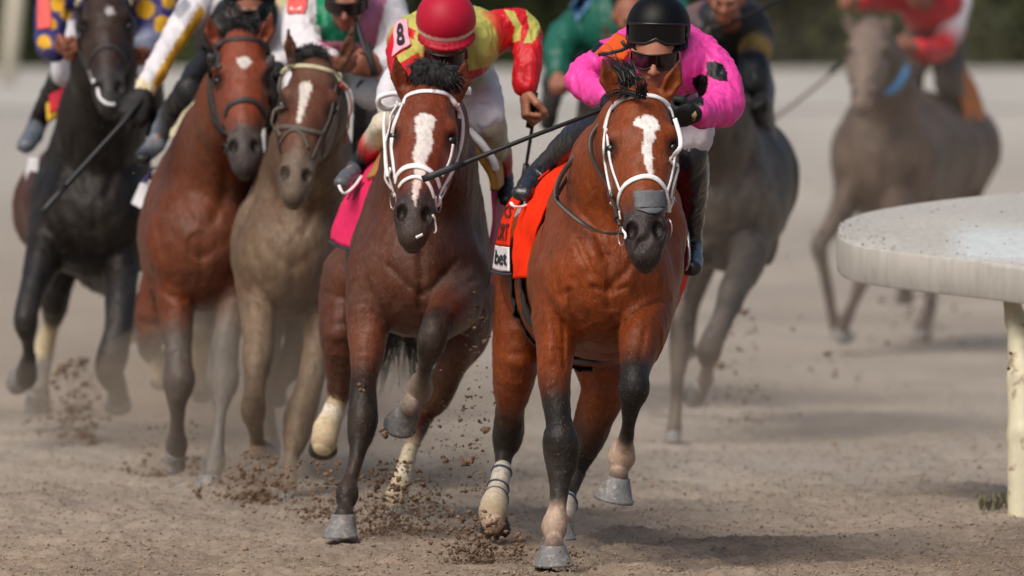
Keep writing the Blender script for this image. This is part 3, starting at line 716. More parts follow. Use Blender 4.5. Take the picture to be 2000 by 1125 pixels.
# reins, girth, saddle, cloth
def rein(H, pts, w=.018, m=None, name='rein', parent=None):
    c = crv([P(*p) for p in pts], 8)
    return sweep(name, c, w, .006, [np.array([.3, -1, .3])]*len(c), m or LB, parent or H['root'])
rein(LEAD, [(1213, 455, 37.98), (1180, 455, 38.28), (1149, 443, 38.42), (1109, 413, 38.48), (1086, 385, 38.52), (1093, 349, 38.56), (1124, 303, 38.62), (1159, 262, 38.6), (1190, 215, 38.5)])
rein(LEAD, [(1212, 440, 37.98), (1190, 370, 38.15), (1168, 330, 38.28), (1155, 300, 38.36), (1156, 266, 38.4), (1178, 235, 38.42), (1200, 208, 38.45)])
rein(LEAD, [(1086, 385, 38.5), (1120, 330, 38.7), (1165, 285, 38.72), (1230, 250, 38.75)], .014, BLK, 'breastplate_strap')
def girth(H, Y, w, m, cx, cy, rx, ry, a0=0, a1=360, name='girth', ww=.09):
    o = []; ns = []
    for i in range(60):
        a = math.radians(a0+(a1-a0)*i/59); q = Vector(P(cx+rx*math.cos(a), cy+ry*math.sin(a), Y)); loc, no, _, _ = H['tree'].find_nearest(q)
        o.append(np.array([loc.x+no.x*.006, Y, loc.z+no.z*.006])); ns.append(np.array(no))
    return sweep(name, o, ww, .012, ns, m, H['root'])
girth(LEAD, 39.2, .1, BLK, 1168, 550, 175, 190)
girth(LEAD, 39.42, .1, BLK, 1155, 550, 175, 190, 90, 200, 'girth', .14)
OR = mat('orange_cloth', lin((240, 48, 8)), .8, spec=.15, var=.10, vscale=25, bump=.001, bscale=300)
def pts_row(*a): return [P(*p) for p in a]
# left drape: columns run from top to bottom, first row is the front edge
o, s1 = cloth('saddle_cloth', [pts_row((1132, 318, 38.98), (1092, 352, 39.0), (1060, 420, 39.02), (1044, 480, 39.04), (1037, 543, 39.05)),
    pts_row((1125, 312, 39.12), (1072, 362, 39.12), (1034, 430, 39.13), (1016, 490, 39.14), (1010, 543, 39.14)),
    pts_row((1120, 308, 39.25), (1062, 352, 39.26), (1022, 412, 39.24), (1004, 480, 39.2), (999, 545, 39.2))], OR, R, .006, 6, .020)
o, s2 = cloth('saddle_cloth', [pts_row((1108, 312, 39.3), (1052, 350, 39.3), (1012, 402, 39.28), (999, 440, 39.24), (995, 482, 39.22)),
    pts_row((1100, 310, 39.5), (1040, 352, 39.5), (1000, 398, 39.5), (986, 440, 39.5), (980, 480, 39.5)),
    pts_row((1096, 308, 39.7), (1034, 352, 39.7), (994, 394, 39.72), (978, 438, 39.74), (968, 478, 39.75))], OR, R, .006, 5, .004)
DK = mat('dark_red_print', lin((92, 22, 18)), .7)
text_on(s2, 'KS', .9, .52, .1, .66, DK, R); text_on(s2, 'ORT', .95, .73, .08, .92, DK, R)
o, s3 = cloth('saddle_cloth', [pts_row((994, 483, 39.22), (994, 505, 39.21), (994, 530, 39.2)), pts_row((981, 481, 39.5), (979, 504, 39.5), (977, 529, 39.5)), pts_row((968, 479, 39.75), (966, 502, 39.75), (963, 524, 39.75))], mat('white_cloth', lin((226, 224, 226)), .8, var=.06), R, .006, 5, .002)
text_on(s3, 'bet', .80, .2, .08, .75, mat('black_print', (.01, .01, .012), .6), R)
sweep('cloth_trim', crv(pts_row((996, 536, 39.2), (978, 535, 39.5), (962, 530, 39.76)), 5), .02, .012, None, mat('dark_trim', lin((48, 50, 58)), .8), R)
# right side of the cloth, glimpsed behind the far leg
cloth('saddle_cloth', [pts_row((1300, 330, 39.1), (1322, 420, 39.1), (1330, 500, 39.1), (1328, 560, 39.1), (1318, 606, 39.1)), pts_row((1300, 325, 39.5), (1330, 420, 39.5), (1342, 490, 39.5), (1343, 535, 39.5), (1338, 560, 39.5))], OR, R, .006, 5, .004)
cloth('saddle_cloth', [pts_row((1318, 585, 39.16), (1316, 600, 39.16)), pts_row((1337, 556, 39.52), (1333, 580, 39.52))], mat('white_cloth'), R, .006, 4, .001)
cloth('saddle_pad', [pts_row((1175, 262, 39.0), (1150, 285, 38.98), (1120, 318, 38.97), (1098, 346, 38.97)), pts_row((1172, 270, 38.95), (1152, 298, 38.92), (1128, 328, 38.91), (1104, 356, 38.92))], mat('knit_pad', lin((196, 186, 160)), .9, var=.45, vscale=140), R, .012, 5, .003)
# ------------------------------------------------------------------ its jockey
PINK = lin((240, 70, 165)); PK = mat('silk_colours', attr=True, rough=.45, spec=.35, var=.05, vscale=14, bump=.0008, bscale=260, bump2=.020, b2scale=13, stretch=(1, 1, .6))
SKIN = lin((168, 112, 86)); SKM = mat('skin', attr=True, rough=.5, spec=.4, sss=.1, bump=.0006, bscale=260, var=.08, vscale=60)
BREE = mat('white_breeches', lin((222, 220, 228)), .7, var=.08, vscale=20, bump=.001, bscale=200, bump2=.012, b2scale=18)
BOOT = mat('black_boot', lin((28, 31, 37)), .30, spec=.6, coat=.3, var=.3, vscale=30, bump2=.012, b2scale=22, bump=.0008, bscale=160)
GRN = 'jockeys riding in the race'
def jockey(J):
    vox = J.get('vox', .0075); skin = J.get('skin', SKIN)
    hx, hy, hY, hr = J['head']; c = P(hx, hy, hY); r = hr*M(hY)
    root = empty('person', P(J['torso'][-1][0], J['torso'][-1][1], J['torso'][-1][2])*[1, 1, 0]+[0, 0, 1.2], J['label'], 'jockey', GRN)
    N = nrm(J.get('look', (0, -1, -.15))); S = nrm(np.cross(ZA, -N) if False else XA-N*N[0]); 
    if 'roll' in J: S = nrm(S+ZA*J['roll'])
    U = np.cross(S, -N); U = U if U[2] > 0 else -U
    v = Vol(min(vox, .006) if vox < .009 else vox)
    eyes, k = face(v, c, S, N, U, r, skin, vox < .009)
    sh = J['torso'][0]; v.add(Cone(c-U*.06*k-N*.02*k, P(sh[0], sh[1], sh[2]), .052*k, .065*k, S, skin), .03)
    v.chain([(q[0], q[1], q[2], q[3]*.82)+tuple(q[4:5]) for q in J['torso']], .03, col=skin)
    for a in J['arms']: v.chain([(q[0], q[1], q[2], q[3]*.70) for q in a], .015, col=skin)
    for a in J['legs']: v.chain([(q[0], q[1], q[2], q[3]*.76) for q in a], .02, col=skin)
    for a in J['feet']: v.chain([(q[0], q[1], q[2], q[3]*.7) for q in a], .02, col=skin)
    grips = []
    for h in J['hands']: grips.append(hand(v, P(*h['w']), np.array(h['d'], float), np.array(h['g'], float), skin, h.get('s', 1.0), h.get('flip', 1)))
    me, V, _ = v.mesh('person_body', skin, soft=.004); link('body', me, SKM, root)
    for h in J['hands']:
        if 'glove' in h:
            gv = Vol(vox*.8); hand(gv, P(*h['w']), np.array(h['d'], float), np.array(h['g'], float), h['glove'], h.get('s', 1.0), h.get('flip', 1), 1.22)
            gm, _, _ = gv.mesh('glove', h['glove']); link('glove', gm, mat('glove_cloth', attr=True, rough=.7, var=.2, vscale=60), root)
    for e in eyes:
        link('eye', uvsphere('eye', e, .0115*k, 12, 8), mat('eye_person', (.05, .03, .02), .15), root)
    # silks
    sv = [(J['torso'], J.get('tr', 1.0))]+[(a, 1.0) for a in J['arms']]
    J['silks'], J['silkme'], _ = garment('silks', sv, J.get('svox', vox), PK, root, .03, J.get('wr', .008), J.get('seed', 0), paint=J.get('paint'))
    for a in J['legs']: garment('breeches', [(a, 1.1)], vox, J.get('bmat', BREE), root, .03, .006, 4)
    for a in J['feet']: garment('boot', [(a, 1.15)], vox, J.get('bootmat', BOOT), root, .02, .004, 7)
    # helmet
    hm = J['helmet']; hc = P(*hm['c']); hr_ = hm['r']*M(hm['c'][2])
    hel = Vol(min(vox, .006) if vox < .009 else vox); A = np.array([S, N, U])
    col = hm['col']
    hel.add(Ell(hc, (hr_, hr_*1.12, hr_*hm.get('tall', 1.02)), A, col), .01)
    hel.sub(Cone(hc-U*hr_*1.95+N*hr_*.1, hc-U*hr_*1.30+N*hr_*.1, hr_*.86, hr_*.86, S), .01)
    hel.sub(Ell(hc-U*hr_*1.02+N*hr_*.75, (hr_*.78, hr_*.8, hr_*.48), A), .01)
    hm_me, HV, hcol = hel.mesh('helmet', col, soft=.003)
    if 'band' in hm:
        q = HV-hc; u = q@U+(q@N)*.0; msk = (u < hm['band'][0]*hr_) & (u > hm['band'][1]*hr_); hcol[msk] = hm['bandcol']
        hcol[u <= hm['band'][1]*hr_] = mix(col, (0, 0, 0), .1)
        at = hm_me.color_attributes['Col']; c4 = np.ones((len(HV), 4), np.float32); c4[:, :3] = hcol; at.data.foreach_set('color', c4.ravel())
    ho = link('helmet', hm_me, mat('helmet_cloth', attr=True, rough=.42, spec=.2, var=.08, vscale=20, bump=.0006, bscale=500), root)
    # peak: a curved brim
    pv = Vol(.005 if vox < .009 else vox); prev = None
    for i in range(13):
        a = math.radians(-66+132*i/12); p = hc+(S*math.sin(a)*1.0+N*math.cos(a)*1.12)*hr_*.98-U*hr_*.34; pp = p+(N*math.cos(a)*.16)*hr_-U*hr_*.10
        if prev is not None: pv.add(Cone(prev, pp, .008, .008, U, hm.get('peak', col)), .006); pv.add(Cone(pprev, p, .008, .008, U, hm.get('peak', col)), .006)
        prev, pprev = pp, p
    pm, _, _ = pv.mesh('peak', hm.get('peak', col)); link('peak', pm, mat('helmet_cloth'), ho)
    if J.get('goggles', True): goggles(root, c, S, N, U, k, J.get('lens'))
    if hm.get('goggles2'): goggles(ho, hc+U*hr_*(-.06)+N*hr_*.20, S, nrm(N+U*.25), nrm(U-N*.25), k*1.26, mat('dark_lens', (.004, .004, .005), .22, spec=.35), up=0, name='spare_goggles')
    J['root'] = root; J['grips'] = grips; J['S'], J['N'], J['U'], J['hc'], J['hr'] = S, N, U, hc, hr_
    return root
LENS = lambda: mat('goggle_lens', lin((34, 16, 18)), .12, spec=.6)
def goggles(parent, c, S, N, U, k, lens=None, up=.004, name='goggles'):
    V = []; F = []; n = 15; m = 6
    prof = [(-.032), (-.027), (-.012), (.006), (.020), (.025)]
    def pt(i, j, o):
        x = -1+2*i/(n-1); a = x*math.radians(70); u = prof[j]*(1-.25*abs(x)**3); 
        if j < 2: u += .016*math.exp(-(x/.16)**2)
        r = .088+o; return c+(S*math.sin(a)*r*.97+N*(math.cos(a)*r*1.02+.006)+U*(u+up))*k
    for o in (.004, -.003):
        for j in range(m):
            for i in range(n): V.append(pt(i, j, o))
    q = n*m
    for j in range(m-1):
        for i in range(n-1):
            f = (j*n+i, j*n+i+1, (j+1)*n+i+1, (j+1)*n+i); F.append(f); F.append(tuple(x+q for x in f[::-1]))
    for i in range(n-1): F.append((i, i+q, i+1+q, i+1)); b = (m-1)*n+i; F.append((b, b+1, b+1+q, b+q))
    for j in range(m-1): F.append((j*n, (j+1)*n, (j+1)*n+q, j*n+q)); b = j*n+n-1; F.append((b, b+q, b+n+q, b+n))
    g = link(name, pmesh(name, V, F), lens or LENS(), parent)
    rim = [pt(i, 0, .004) for i in range(n)]+[pt(i, m-1, .004) for i in range(n-1, -1, -1)]
    sweep('goggle_frame', rim, .006*k, .008*k, None, mat('goggle_frame', lin((24, 24, 26)), .3), g, closed=True)
    return g
BLACKC = lin((14, 14, 16))
J1 = dict(svox=.0055, label='jockey in bright pink silks and black helmet on the leading bay horse', vox=.0068, seed=3, wr=.009,
  head=(1280, 106, 38.87, 43), look=(-.08, -1, -.32),
  torso=[(1292, 128, 39.0, 180, .75, PINK), (1292, 110, 39.22, 215, .62, PINK), (1285, 120, 39.45, 190, .7, PINK), (1278, 150, 39.65, 165, .9, PINK)],
  arms=[[(1212, 110, 39.06, 78, 1, PINK), (1172, 130, 39.0, 72, 1, PINK), (1140, 158, 38.92, 66, 1, PINK), (1160, 176, 38.8, 54, 1, PINK), (1188, 190, 38.68, 42, 1, PINK)],
        [(1366, 110, 39.06, 86, 1, PINK), (1398, 150, 39.0, 82, 1, PINK), (1412, 205, 38.9, 74, 1, PINK), (1390, 217, 38.78, 58, 1, PINK), (1362, 220, 38.66, 46, 1, PINK)]],
  hands=[dict(w=(1190, 194, 38.64), d=(.35, -.9, -.1), g=(-.95, -.1, -.3), glove=BLACKC), dict(w=(1358, 224, 38.62), d=(-1, -.45, -.12), g=(.1, -.6, .7), glove=BLACKC, flip=1)],
  legs=[[(1240, 190, 39.6, 95, 1), (1200, 225, 39.3, 80, 1), (1180, 250, 39.08, 66, 1)], [(1320, 190, 39.6, 95, 1), (1350, 240, 39.3, 82, 1), (1354, 270, 39.06, 68, 1)]],
  feet=[[(1180, 246, 39.05, 66, 1.0), (1148, 262, 39.12, 72, 1.0), (1108, 294, 39.26, 66, 1.0), (1072, 328, 39.38, 54, 1), (1052, 346, 39.40, 52, 1), (1036, 364, 39.32, 50, .8), (1020, 378, 39.22, 42, .7)],
        [(1352, 300, 39.06, 60, 1.1), (1352, 360, 39.2, 62, 1.1), (1350, 420, 39.32, 52, 1), (1350, 470, 39.4, 44, 1), (1350, 492, 39.36, 46, 1), (1349, 512, 39.25, 44, .9), (1349, 524, 39.15, 38, .8)]],
  helmet=dict(c=(1286, 52, 38.95), r=63, tall=1.02, col=lin((9, 9, 11)), goggles2=True),
  paint=[([(1380, 121), (1396, 119), (1412, 126), (1421, 142), (1420, 159), (1404, 158), (1390, 152), (1380, 146)], BLACKC, None), ([(1353, 152), (1366, 146), (1382, 147), (1383, 162), (1382, 176), (1374, 187), (1362, 178), (1352, 165)], BLACKC, None), ([(1325, 205), (1340, 185), (1372, 180), (1376, 205), (1350, 215)], BLACKC, None), ([(1150, 95), (1170, 80), (1180, 85), (1160, 105)], BLACKC, None)])
jockey(J1)

# metal bit rings, buckles and stirrup irons
STEEL = mat('steel', lin((190, 190, 192)), .3, metal=.8)
def metal_ring(H, c, r, name='bit_ring', w=.005):
    q = P(*c); sweep(name, [q+np.array([math.cos(a)*.35, -math.cos(a)*.5, math.sin(a)])*r for a in np.linspace(0, 6.283, 17)[:-1]], w, w, None, STEEL, H['root'], closed=True)
metal_ring(LEAD, (1214, 462, 37.93), .030); metal_ring(LEAD, (1306, 446, 37.95), .030)
for x, y in ((1199, 396), (1311, 392), (1194, 375)):
    o_, n_ = snap(LEAD['tree'], [(x-4, y-5), (x+4, y-4), (x+4, y+5), (x-4, y+4), (x-4, y-5)], 38.0, .010, 3)
    sweep('buckle', o_, .004, .004, None, STEEL, LEAD['root'])
sweep('stirrup', crv([P(*q) for q in ((998, 396, 39.16), (1006, 404, 39.15), (1024, 402, 39.2), (1048, 384, 39.3), (1062, 362, 39.36))], 5), .014, .010, None, mat('white_rubber'), LEAD['root'])
sweep('stirrup', crv([P(*q) for q in ((1332, 440, 39.2), (1342, 452, 39.15), (1345, 475, 39.12), (1346, 505, 39.1), (1340, 528, 39.12))], 5), .010, .010, None, STEEL, LEAD['root'])
# ================================================================== second horse (number 8)
B8 = lin((84, 44, 30)); B8H = lin((112, 50, 26)); WC = lin((214, 196, 160)); GREYD = lin((120, 108, 98))
H8 = dict(vox=.0078, col=B8, dustcol=lin((136, 114, 96)), dust=.12, dustlow=.03, headcol=B8H, label='brown racehorse with white bridle and two white nosebands, blaze, pink saddle cloth',
  trunk=[(822, 530, 40.55, 244, .95), (822, 505, 40.9, 262, 1.1), (815, 505, 41.35, 262, 1.12), (805, 510, 41.75, 250, 1.0), (803, 520, 42.1, 258, .95), (800, 540, 42.25, 200, 1.0)],
  neck=[(828, 420, 40.8, 236, 1.1), (838, 330, 40.6, 175, 1.4), (846, 250, 40.4, 130, 1.4), (842, 195, 40.25, 86, 1.3)],
  poll=(836, 166, 40.12), muzzle=(803, 468, 39.74),
  ears=[(772, 112, 790, 176, 34), (910, 118, 888, 190, 36)],
  dustf=lambda x, y: (.8+.9/(1+np.exp((830-x)/25)))*(.25+1.1/(1+np.exp((450-y)/30))),
  legs=[
   dict(pts=[(728, 530, 40.6, 106, 1.5), (722, 600, 40.55, 96, 1.4), (718, 650, 40.5, 76, 1.3, mix(B8, B8H, .5)), (718, 690, 40.46, 64, 1.25, mix(B8, B8H, .6)), (712, 735, 40.42, 52, 1.15, mix(B8, BK, .6)), (708, 780, 40.4, 56, 1.1, BK), (708, 820, 40.37, 61, 1.1, BK), (704, 850, 40.35, 52, 1.1, BK), (700, 878, 40.32, 38, 1.2, BK), (690, 920, 40.28, 32, 1.25, BK), (682, 945, 40.25, 36, 1.2, BK), (678, 966, 40.22, 44, 1.2, BK), (675, 990, 40.18, 36, 1.1, BK), (672, 1010, 40.14, 44, 1.1, BK)]),
   dict(pts=[(900, 540, 40.6, 106, 1.5), (893, 590, 40.4, 98, 1.2, mix(B8, GREYD, .4)), (868, 620, 40.2, 80, 1.1, mix(B8, B8H, .6)), (850, 645, 40.08, 62, 1.1, BK), (842, 675, 40.08, 54, 1.1, BK), (833, 708, 40.2, 36, 1.2, BK), (826, 738, 40.32, 34, 1.2, GREYD), (820, 762, 40.42, 45, 1.2, lin((160, 140, 128))), (808, 782, 40.42, 36, 1.1, lin((160, 140, 128))), (803, 794, 40.40, 40, 1.1, GREYD)]),
   dict(pts=[(695, 540, 42.1, 140, 1.6), (676, 600, 42.1, 108, 1.8), (667, 650, 42.0, 92, 1.5), (665, 700, 42.05, 66, 1.4), (666, 738, 42.15, 56, 1.5), (662, 770, 42.2, 44, 1.3), (652, 805, 42.15, 38, 1.2, WC), (636, 845, 42.1, 44, 1.2, WC), (630, 868, 42.05, 44, 1.1, WC)]),
   dict(pts=[(910, 545, 42.1, 130, 1.6), (918, 610, 42.0, 104, 1.7), (900, 670, 41.9, 82, 1.5), (878, 720, 41.9, 62, 1.4), (855, 765, 42.0, 56, 1.5), (832, 805, 42.05, 40, 1.3), (812, 850, 41.95, 32, 1.2), (798, 890, 41.9, 28, 1.2, WC), (786, 930, 41.8, 33, 1.2, WC), (776, 965, 41.7, 40, 1.2, WC), (772, 990, 41.65, 34, 1.1, WC)])],
  hooves=[((671, 1004, 40.14), (664, 1052, 40.08), 48, 68), ((806, 786, 40.42), (795, 826, 40.5), 44, 66, (-.5, -.9, .2)), ((632, 860, 42.06), (630, 898, 42.2), 50, 56, (0, .5, .6), HFD), ((771, 988, 41.64), (768, 1014, 41.6), 40, 56)],
  wraps=[[(658, 790, 42.2, 44, 1.2, lin((222, 212, 196))), (648, 815, 42.15, 44, 1.2, lin((222, 212, 196))), (637, 840, 42.1, 52, 1.2, lin((205, 186, 150))), (633, 862, 42.06, 52, 1.1, lin((190, 168, 134)))],
         [(800, 882, 41.9, 30, 1.2, lin((204, 190, 160))), (790, 920, 41.82, 34, 1.2, lin((204, 190, 160))), (787, 932, 41.8, 38, 1.2, lin((226, 214, 190))), (776, 965, 41.7, 44, 1.2, lin((196, 176, 144))), (772, 985, 41.65, 40, 1.1, lin((190, 168, 134)))]],
  marks=[([(812, 230), (822, 222), (838, 222), (850, 232), (845, 246), (842, 262), (846, 280), (838, 300), (832, 318), (830, 345), (812, 345), (808, 300), (815, 270), (812, 250)], lin((232, 226, 220)), 2.5), ([(813, 340), (829, 340), (822, 362), (815, 385), (810, 402), (806, 385), (806, 365)], lin((220, 200, 192)), 2)],
  puff=[(845, 154, 40.16, 44, 28, 26), (828, 134, 40.16, 28, 22, 18), (868, 150, 40.16, 34, 28, 24), (848, 136, 40.18, 26, 22, 16)],
  creases=[([(822, 500), (824, 560), (822, 600)], 8, .010), ([(760, 520), (800, 560), (822, 575)], 7, .010), ([(890, 510), (850, 560), (822, 575)], 7, .010), ([(850, 600), (900, 560), (935, 545)], 7, .012)],
  mane=[(846, 176, 40.25), (845, 215, 40.4), (845, 260, 40.6)], tail=[(795, 470, 42.4), (790, 590, 42.9), (775, 720, 43.2)],
)
horse(H8)
tuft(H8, (752, 640, 41.6), (792, 700, 41.8), 60, .18, name='tail_wisp', w=.004)
R8 = H8['root']
bridle(H8, [
 ('browband', [(789, 205), (793, 192), (803, 185), (822, 180), (845, 180), (868, 184), (884, 196), (893, 212), (895, 232)], 9),
 ('noseband', [(774, 357), (777, 344), (788, 331), (806, 325), (824, 327), (840, 336), (852, 350), (857, 366)], 11), ('noseband', [(781, 366), (789, 355), (804, 347), (818, 347), (832, 355), (841, 370), (846, 388)], 7),
 ('cheekpiece', [(788, 205), (774, 235), (767, 262), (766, 290), (770, 320), (773, 350)], 7), ('cheekpiece', [(783, 195), (760, 230), (748, 268), (744, 310), (750, 345), (766, 370)], 8, WH, .02),
 ('cheekpiece', [(893, 205), (902, 235), (900, 275), (890, 315), (876, 345), (860, 372), (855, 392)], 10), ('cheekpiece', [(886, 270), (878, 310), (862, 345)], 5),
 ('bit_ring', [(762, 330), (764, 350), (768, 372), (770, 385)], 8), ('bit_ring', [(848, 385), (850, 400), (856, 402), (862, 385), (868, 365)], 9),
 ('bit_ring', [(845, 420), (850, 435), (852, 450), (848, 455)], 4), ('bit_ring', [(812, 464), (824, 458)], 5)], w=8)
PKC = lin((236, 62, 118)); PKM = mat('pink_cloth', lin((228, 46, 100)), .8, spec=.15, var=.1, vscale=25, bump=.001, bscale=300); MGM = mat('magenta_cloth', lin((170, 40, 84)), .8, sheen=.2, var=.15, vscale=25)
o, s8 = cloth('saddle_cloth', [pts_row((772, 292, 40.9), (745, 322, 40.92), (722, 370, 40.94), (702, 430, 40.96), (687, 484, 40.98)), pts_row((765, 290, 41.1), (728, 318, 41.1), (700, 365, 41.1), (680, 420, 41.1), (664, 478, 41.1)), pts_row((760, 285, 41.3), (712, 318, 41.3), (684, 365, 41.3), (660, 420, 41.3), (646, 468, 41.3))], PKM, R8, .006, 5, .012)
text_on(s8, 'TV', .9, .45, .3, .62, mat('purple_print', lin((110, 20, 60)), .7), R8)
sweep('cloth_trim', crv(pts_row((687, 488, 40.98), (664, 482, 41.1), (644, 472, 41.3)), 5), .018, .012, None, mat('dark_trim'), R8)
cloth('saddle_cloth', [pts_row((930, 270, 41.0), (958, 330, 41.0), (962, 430, 41.0), (950, 520, 41.0), (942, 545, 41.0)), pts_row((930, 265, 41.4), (975, 330, 41.4), (990, 420, 41.4), (984, 500, 41.4), (966, 560, 41.4))], MGM, R8, .006, 5, .01)
TANM = mat('tan_leather', lin((176, 122, 54)), .6, var=.2, vscale=40)
cloth('saddle_flap', [pts_row((790, 262, 40.86), (768, 290, 40.85), (752, 318, 40.86), (738, 345, 40.88)), pts_row((780, 262, 41.0), (752, 292, 41.0), (735, 320, 41.0), (718, 350, 41.0))], TANM, R8, .02, 5, .003)
cloth('saddle_flap', [pts_row((905, 262, 40.95), (935, 300, 40.92), (960, 340, 40.94), (966, 372, 40.96)), pts_row((915, 252, 41.1), (948, 282, 41.1), (972, 318, 41.1), (976, 360, 41.1))], TANM, R8, .03, 5, .003)
sweep('saddle_edge', crv(pts_row((916, 255, 40.9), (940, 280, 40.88), (962, 312, 40.9), (968, 330, 40.92)), 5), .03, .03, None, mat('white_cloth'), R8)
rein(H8, [(757, 345, 39.95), (752, 290, 40.1), (750, 245, 40.2), (752, 220, 40.25)], .012, WH)
sweep('rein', crv(pts_row((790, 185, 40.3), (765, 183, 40.3), (742, 190, 40.3), (740, 204, 40.32), (756, 212, 40.34), (785, 205, 40.36)), 6), .02, .02, None, WH, R8)
sweep('rein', crv(pts_row((890, 205, 40.2), (905, 180, 40.35), (918, 178, 40.4)), 6), .014, .03, None, WH, R8)
girth(H8, 41.15, .1, BLK, 820, 510, 170, 180)
RED = lin((200, 22, 34)); YEL = lin((188, 184, 92)); REDD = lin((178, 26, 48))
ylw = lambda *p: (list(p), YEL, None)
J8 = dict(svox=.0047, label='jockey in yellow and red silks and red helmet, crouching with one arm hanging a whip', vox=.0075, seed=5,
  head=(870, 98, 40.72, 38), look=(.05, -1, -.55),
  torso=[(872, 92, 40.9, 190, .72, YEL), (880, 72, 41.15, 205, .6, YEL), (875, 90, 41.4, 190, .7, YEL), (865, 125, 41.6, 160, .9, YEL)],
  arms=[[(800, 78, 41.0, 78, 1, YEL), (790, 100, 40.9, 66, 1, RED), (792, 135, 40.75, 56, 1, RED), (806, 165, 40.5, 46, 1, RED), (812, 180, 40.4, 40, 1, RED)],
        [(942, 70, 41.0, 84, 1, YEL), (968, 66, 41.0, 82, 1, RED), (1000, 56, 41.02, 76, 1, RED), (1024, 62, 41.02, 62, 1, RED), (1030, 90, 40.95, 52, 1, RED), (1029, 130, 40.9, 50, 1, RED), (1026, 168, 40.86, 44, 1, RED)]],
  hands=[dict(w=(816, 186, 40.38), d=(.3, -.9, -.2), g=(-.9, 0, -.4)), dict(w=(1027, 176, 40.86), d=(0, -.15, -1), g=(.15, -.95, .25), flip=-1, s=1.15)],
  legs=[[(830, 130, 41.55, 95, 1), (785, 160, 41.25, 78, 1), (768, 200, 40.95, 60, 1)], [(905, 130, 41.55, 110, 1), (930, 185, 41.25, 96, 1), (948, 232, 40.98, 76, 1)]],
  feet=[[(752, 245, 40.92, 54, 1.0, lin((205, 196, 174))), (742, 262, 40.98, 50, 1, lin((205, 196, 174))), (728, 280, 41.05, 46, 1.0, RED), (718, 300, 41.12, 40, 1, BLACKC), (700, 322, 41.2, 36, 1, BLACKC), (686, 338, 41.12, 34, .8, lin((88, 92, 100))), (668, 356, 41.0, 28, .7, lin((88, 92, 100)))],
        [(956, 240, 40.98, 64, 1.1, lin((178, 168, 150))), (968, 285, 41.1, 50, 1.1, lin((178, 168, 150))), (978, 300, 41.15, 42, 1.1, lin((150, 26, 40))), (982, 335, 41.2, 36, 1, lin((150, 26, 40))), (986, 345, 41.22, 32, 1, BLACKC), (988, 370, 41.15, 30, .9, BLACKC), (989, 392, 41.05, 26, .8, BLACKC)]],
  helmet=dict(c=(871, 38, 40.72), r=59, tall=.98, col=lin((178, 26, 52)), band=(-.10, -.26), bandcol=lin((226, 210, 190)), peak=lin((170, 26, 48))),
  bootmat=mat('boot_colours', attr=True, rough=.45, spec=.5, var=.15, vscale=40, bump2=.01, b2scale=22),
  paint=[ylw((984, 18), (1004, 22), (1018, 50), (1016, 78), (1000, 84), (1006, 55)), ylw((1026, 15), (1048, 20), (1056, 60), (1040, 84), (1022, 84), (1034, 55)), ylw((775, 108), (815, 85), (826, 96), (790, 118), (778, 125)),
   ([(905, 142), (950, 130), (960, 175), (905, 175)], RED, None), ([(793, 50), (812, 60), (808, 78), (796, 70)], RED, None)])
jockey(J8)
# number card on the arm: card + figure
def card(J, quad, Y, txt, cm, tm, parent=None, dz=.0):
    q = [np.array(p, float) for p in quad]; t = bvh(J['silkme'])
    rows = []
    for i in range(4):
        u = i/3; r = []
        for j in range(4):
            v_ = j/3; p = q[0]*(1-u)*(1-v_)+q[1]*u*(1-v_)+q[2]*u*v_+q[3]*(1-u)*v_
            loc, no, _, ds = t.ray_cast(Vector(CAMP), ray(p[0], p[1]))
            if loc is None or abs(loc.y-Y) > .3: c = Vector(P(p[0], p[1], Y)); loc, no, _, ds = t.find_nearest(c); loc = c if ds < .08 else loc; no = Vector((0, -1, 0))
            r.append(np.array(loc+no*.008))
        rows.append(r)
    o, s = cloth('number_card', rows, cm, J['root'], .003, 5, .001)
    if txt: text_on(s, txt, .24, .14, .76, .86, tm, J['root'], 'number', .035)
card(J8, [(772, 45), (796, 40), (804, 88), (768, 112)], 40.95, '8', mat('card_pink', lin((238, 170, 190)), .7), mat('black_print'))
adj = None
rod('riding_crop', [J8['grips'][1][0]+[0, 0, .04], J8['grips'][1][0]+[0, .01, -.02], P(1028, 322, 40.9)], .0085, .006, mat('crop_black', (.012, .012, .014), .5), 'black riding crop hanging straight down from the bare hand of the red sleeved jockey', 'whip')
# the leading jockey's whip and card
rod('riding_crop', [P(1206, 196, 38.62), P(1180, 212, 38.52), P(1040, 266, 38.4), P(905, 319, 38.35)], .0065, .0085, mat('crop_black'), 'long black riding crop slanting down across the front from the pink jockey', 'whip')
oc, os_ = cloth('number_card', [pts_row((1204, 64, 39.02), (1184, 84, 38.93), (1161, 104, 38.84)), pts_row((1222, 72, 39.0), (1202, 94, 38.91), (1190, 112, 38.85)), pts_row((1236, 88, 38.98), (1226, 106, 38.9), (1214, 123, 38.85))], mat('card_orange', lin((232, 92, 22)), .6), J1['root'], .003, 5, .001)
for nm_, pp in (('number', [(1214, 80), (1220, 88), (1228, 94)]), ('number', [(1168, 107), (1190, 104), (1214, 98), (1226, 92)])):
    sweep(nm_, [P(x, y, 38.84) for x, y in pp], .013, .004, [np.array([0, -1, 0])]*len(pp), mat('black_print'), J1['root'])
sweep('glove_cuff', [P(1352, 214, 38.60), P(1356, 224, 38.58), P(1352, 234, 38.60)], .020, .006, [np.array([-.3, -1, 0])]*3, mat('glove_patch', lin((150, 132, 96)), .7), J1['root'])

metal_ring(H8, (768, 392, 39.88), .030); metal_ring(H8, (856, 398, 39.9), .030)
sweep('stirrup', crv([P(*q) for q in ((662, 362, 40.95), (672, 378, 40.94), (690, 366, 41.0), (706, 344, 41.1))], 5), .014, .010, None, mat('white_rubber'), H8['root'])
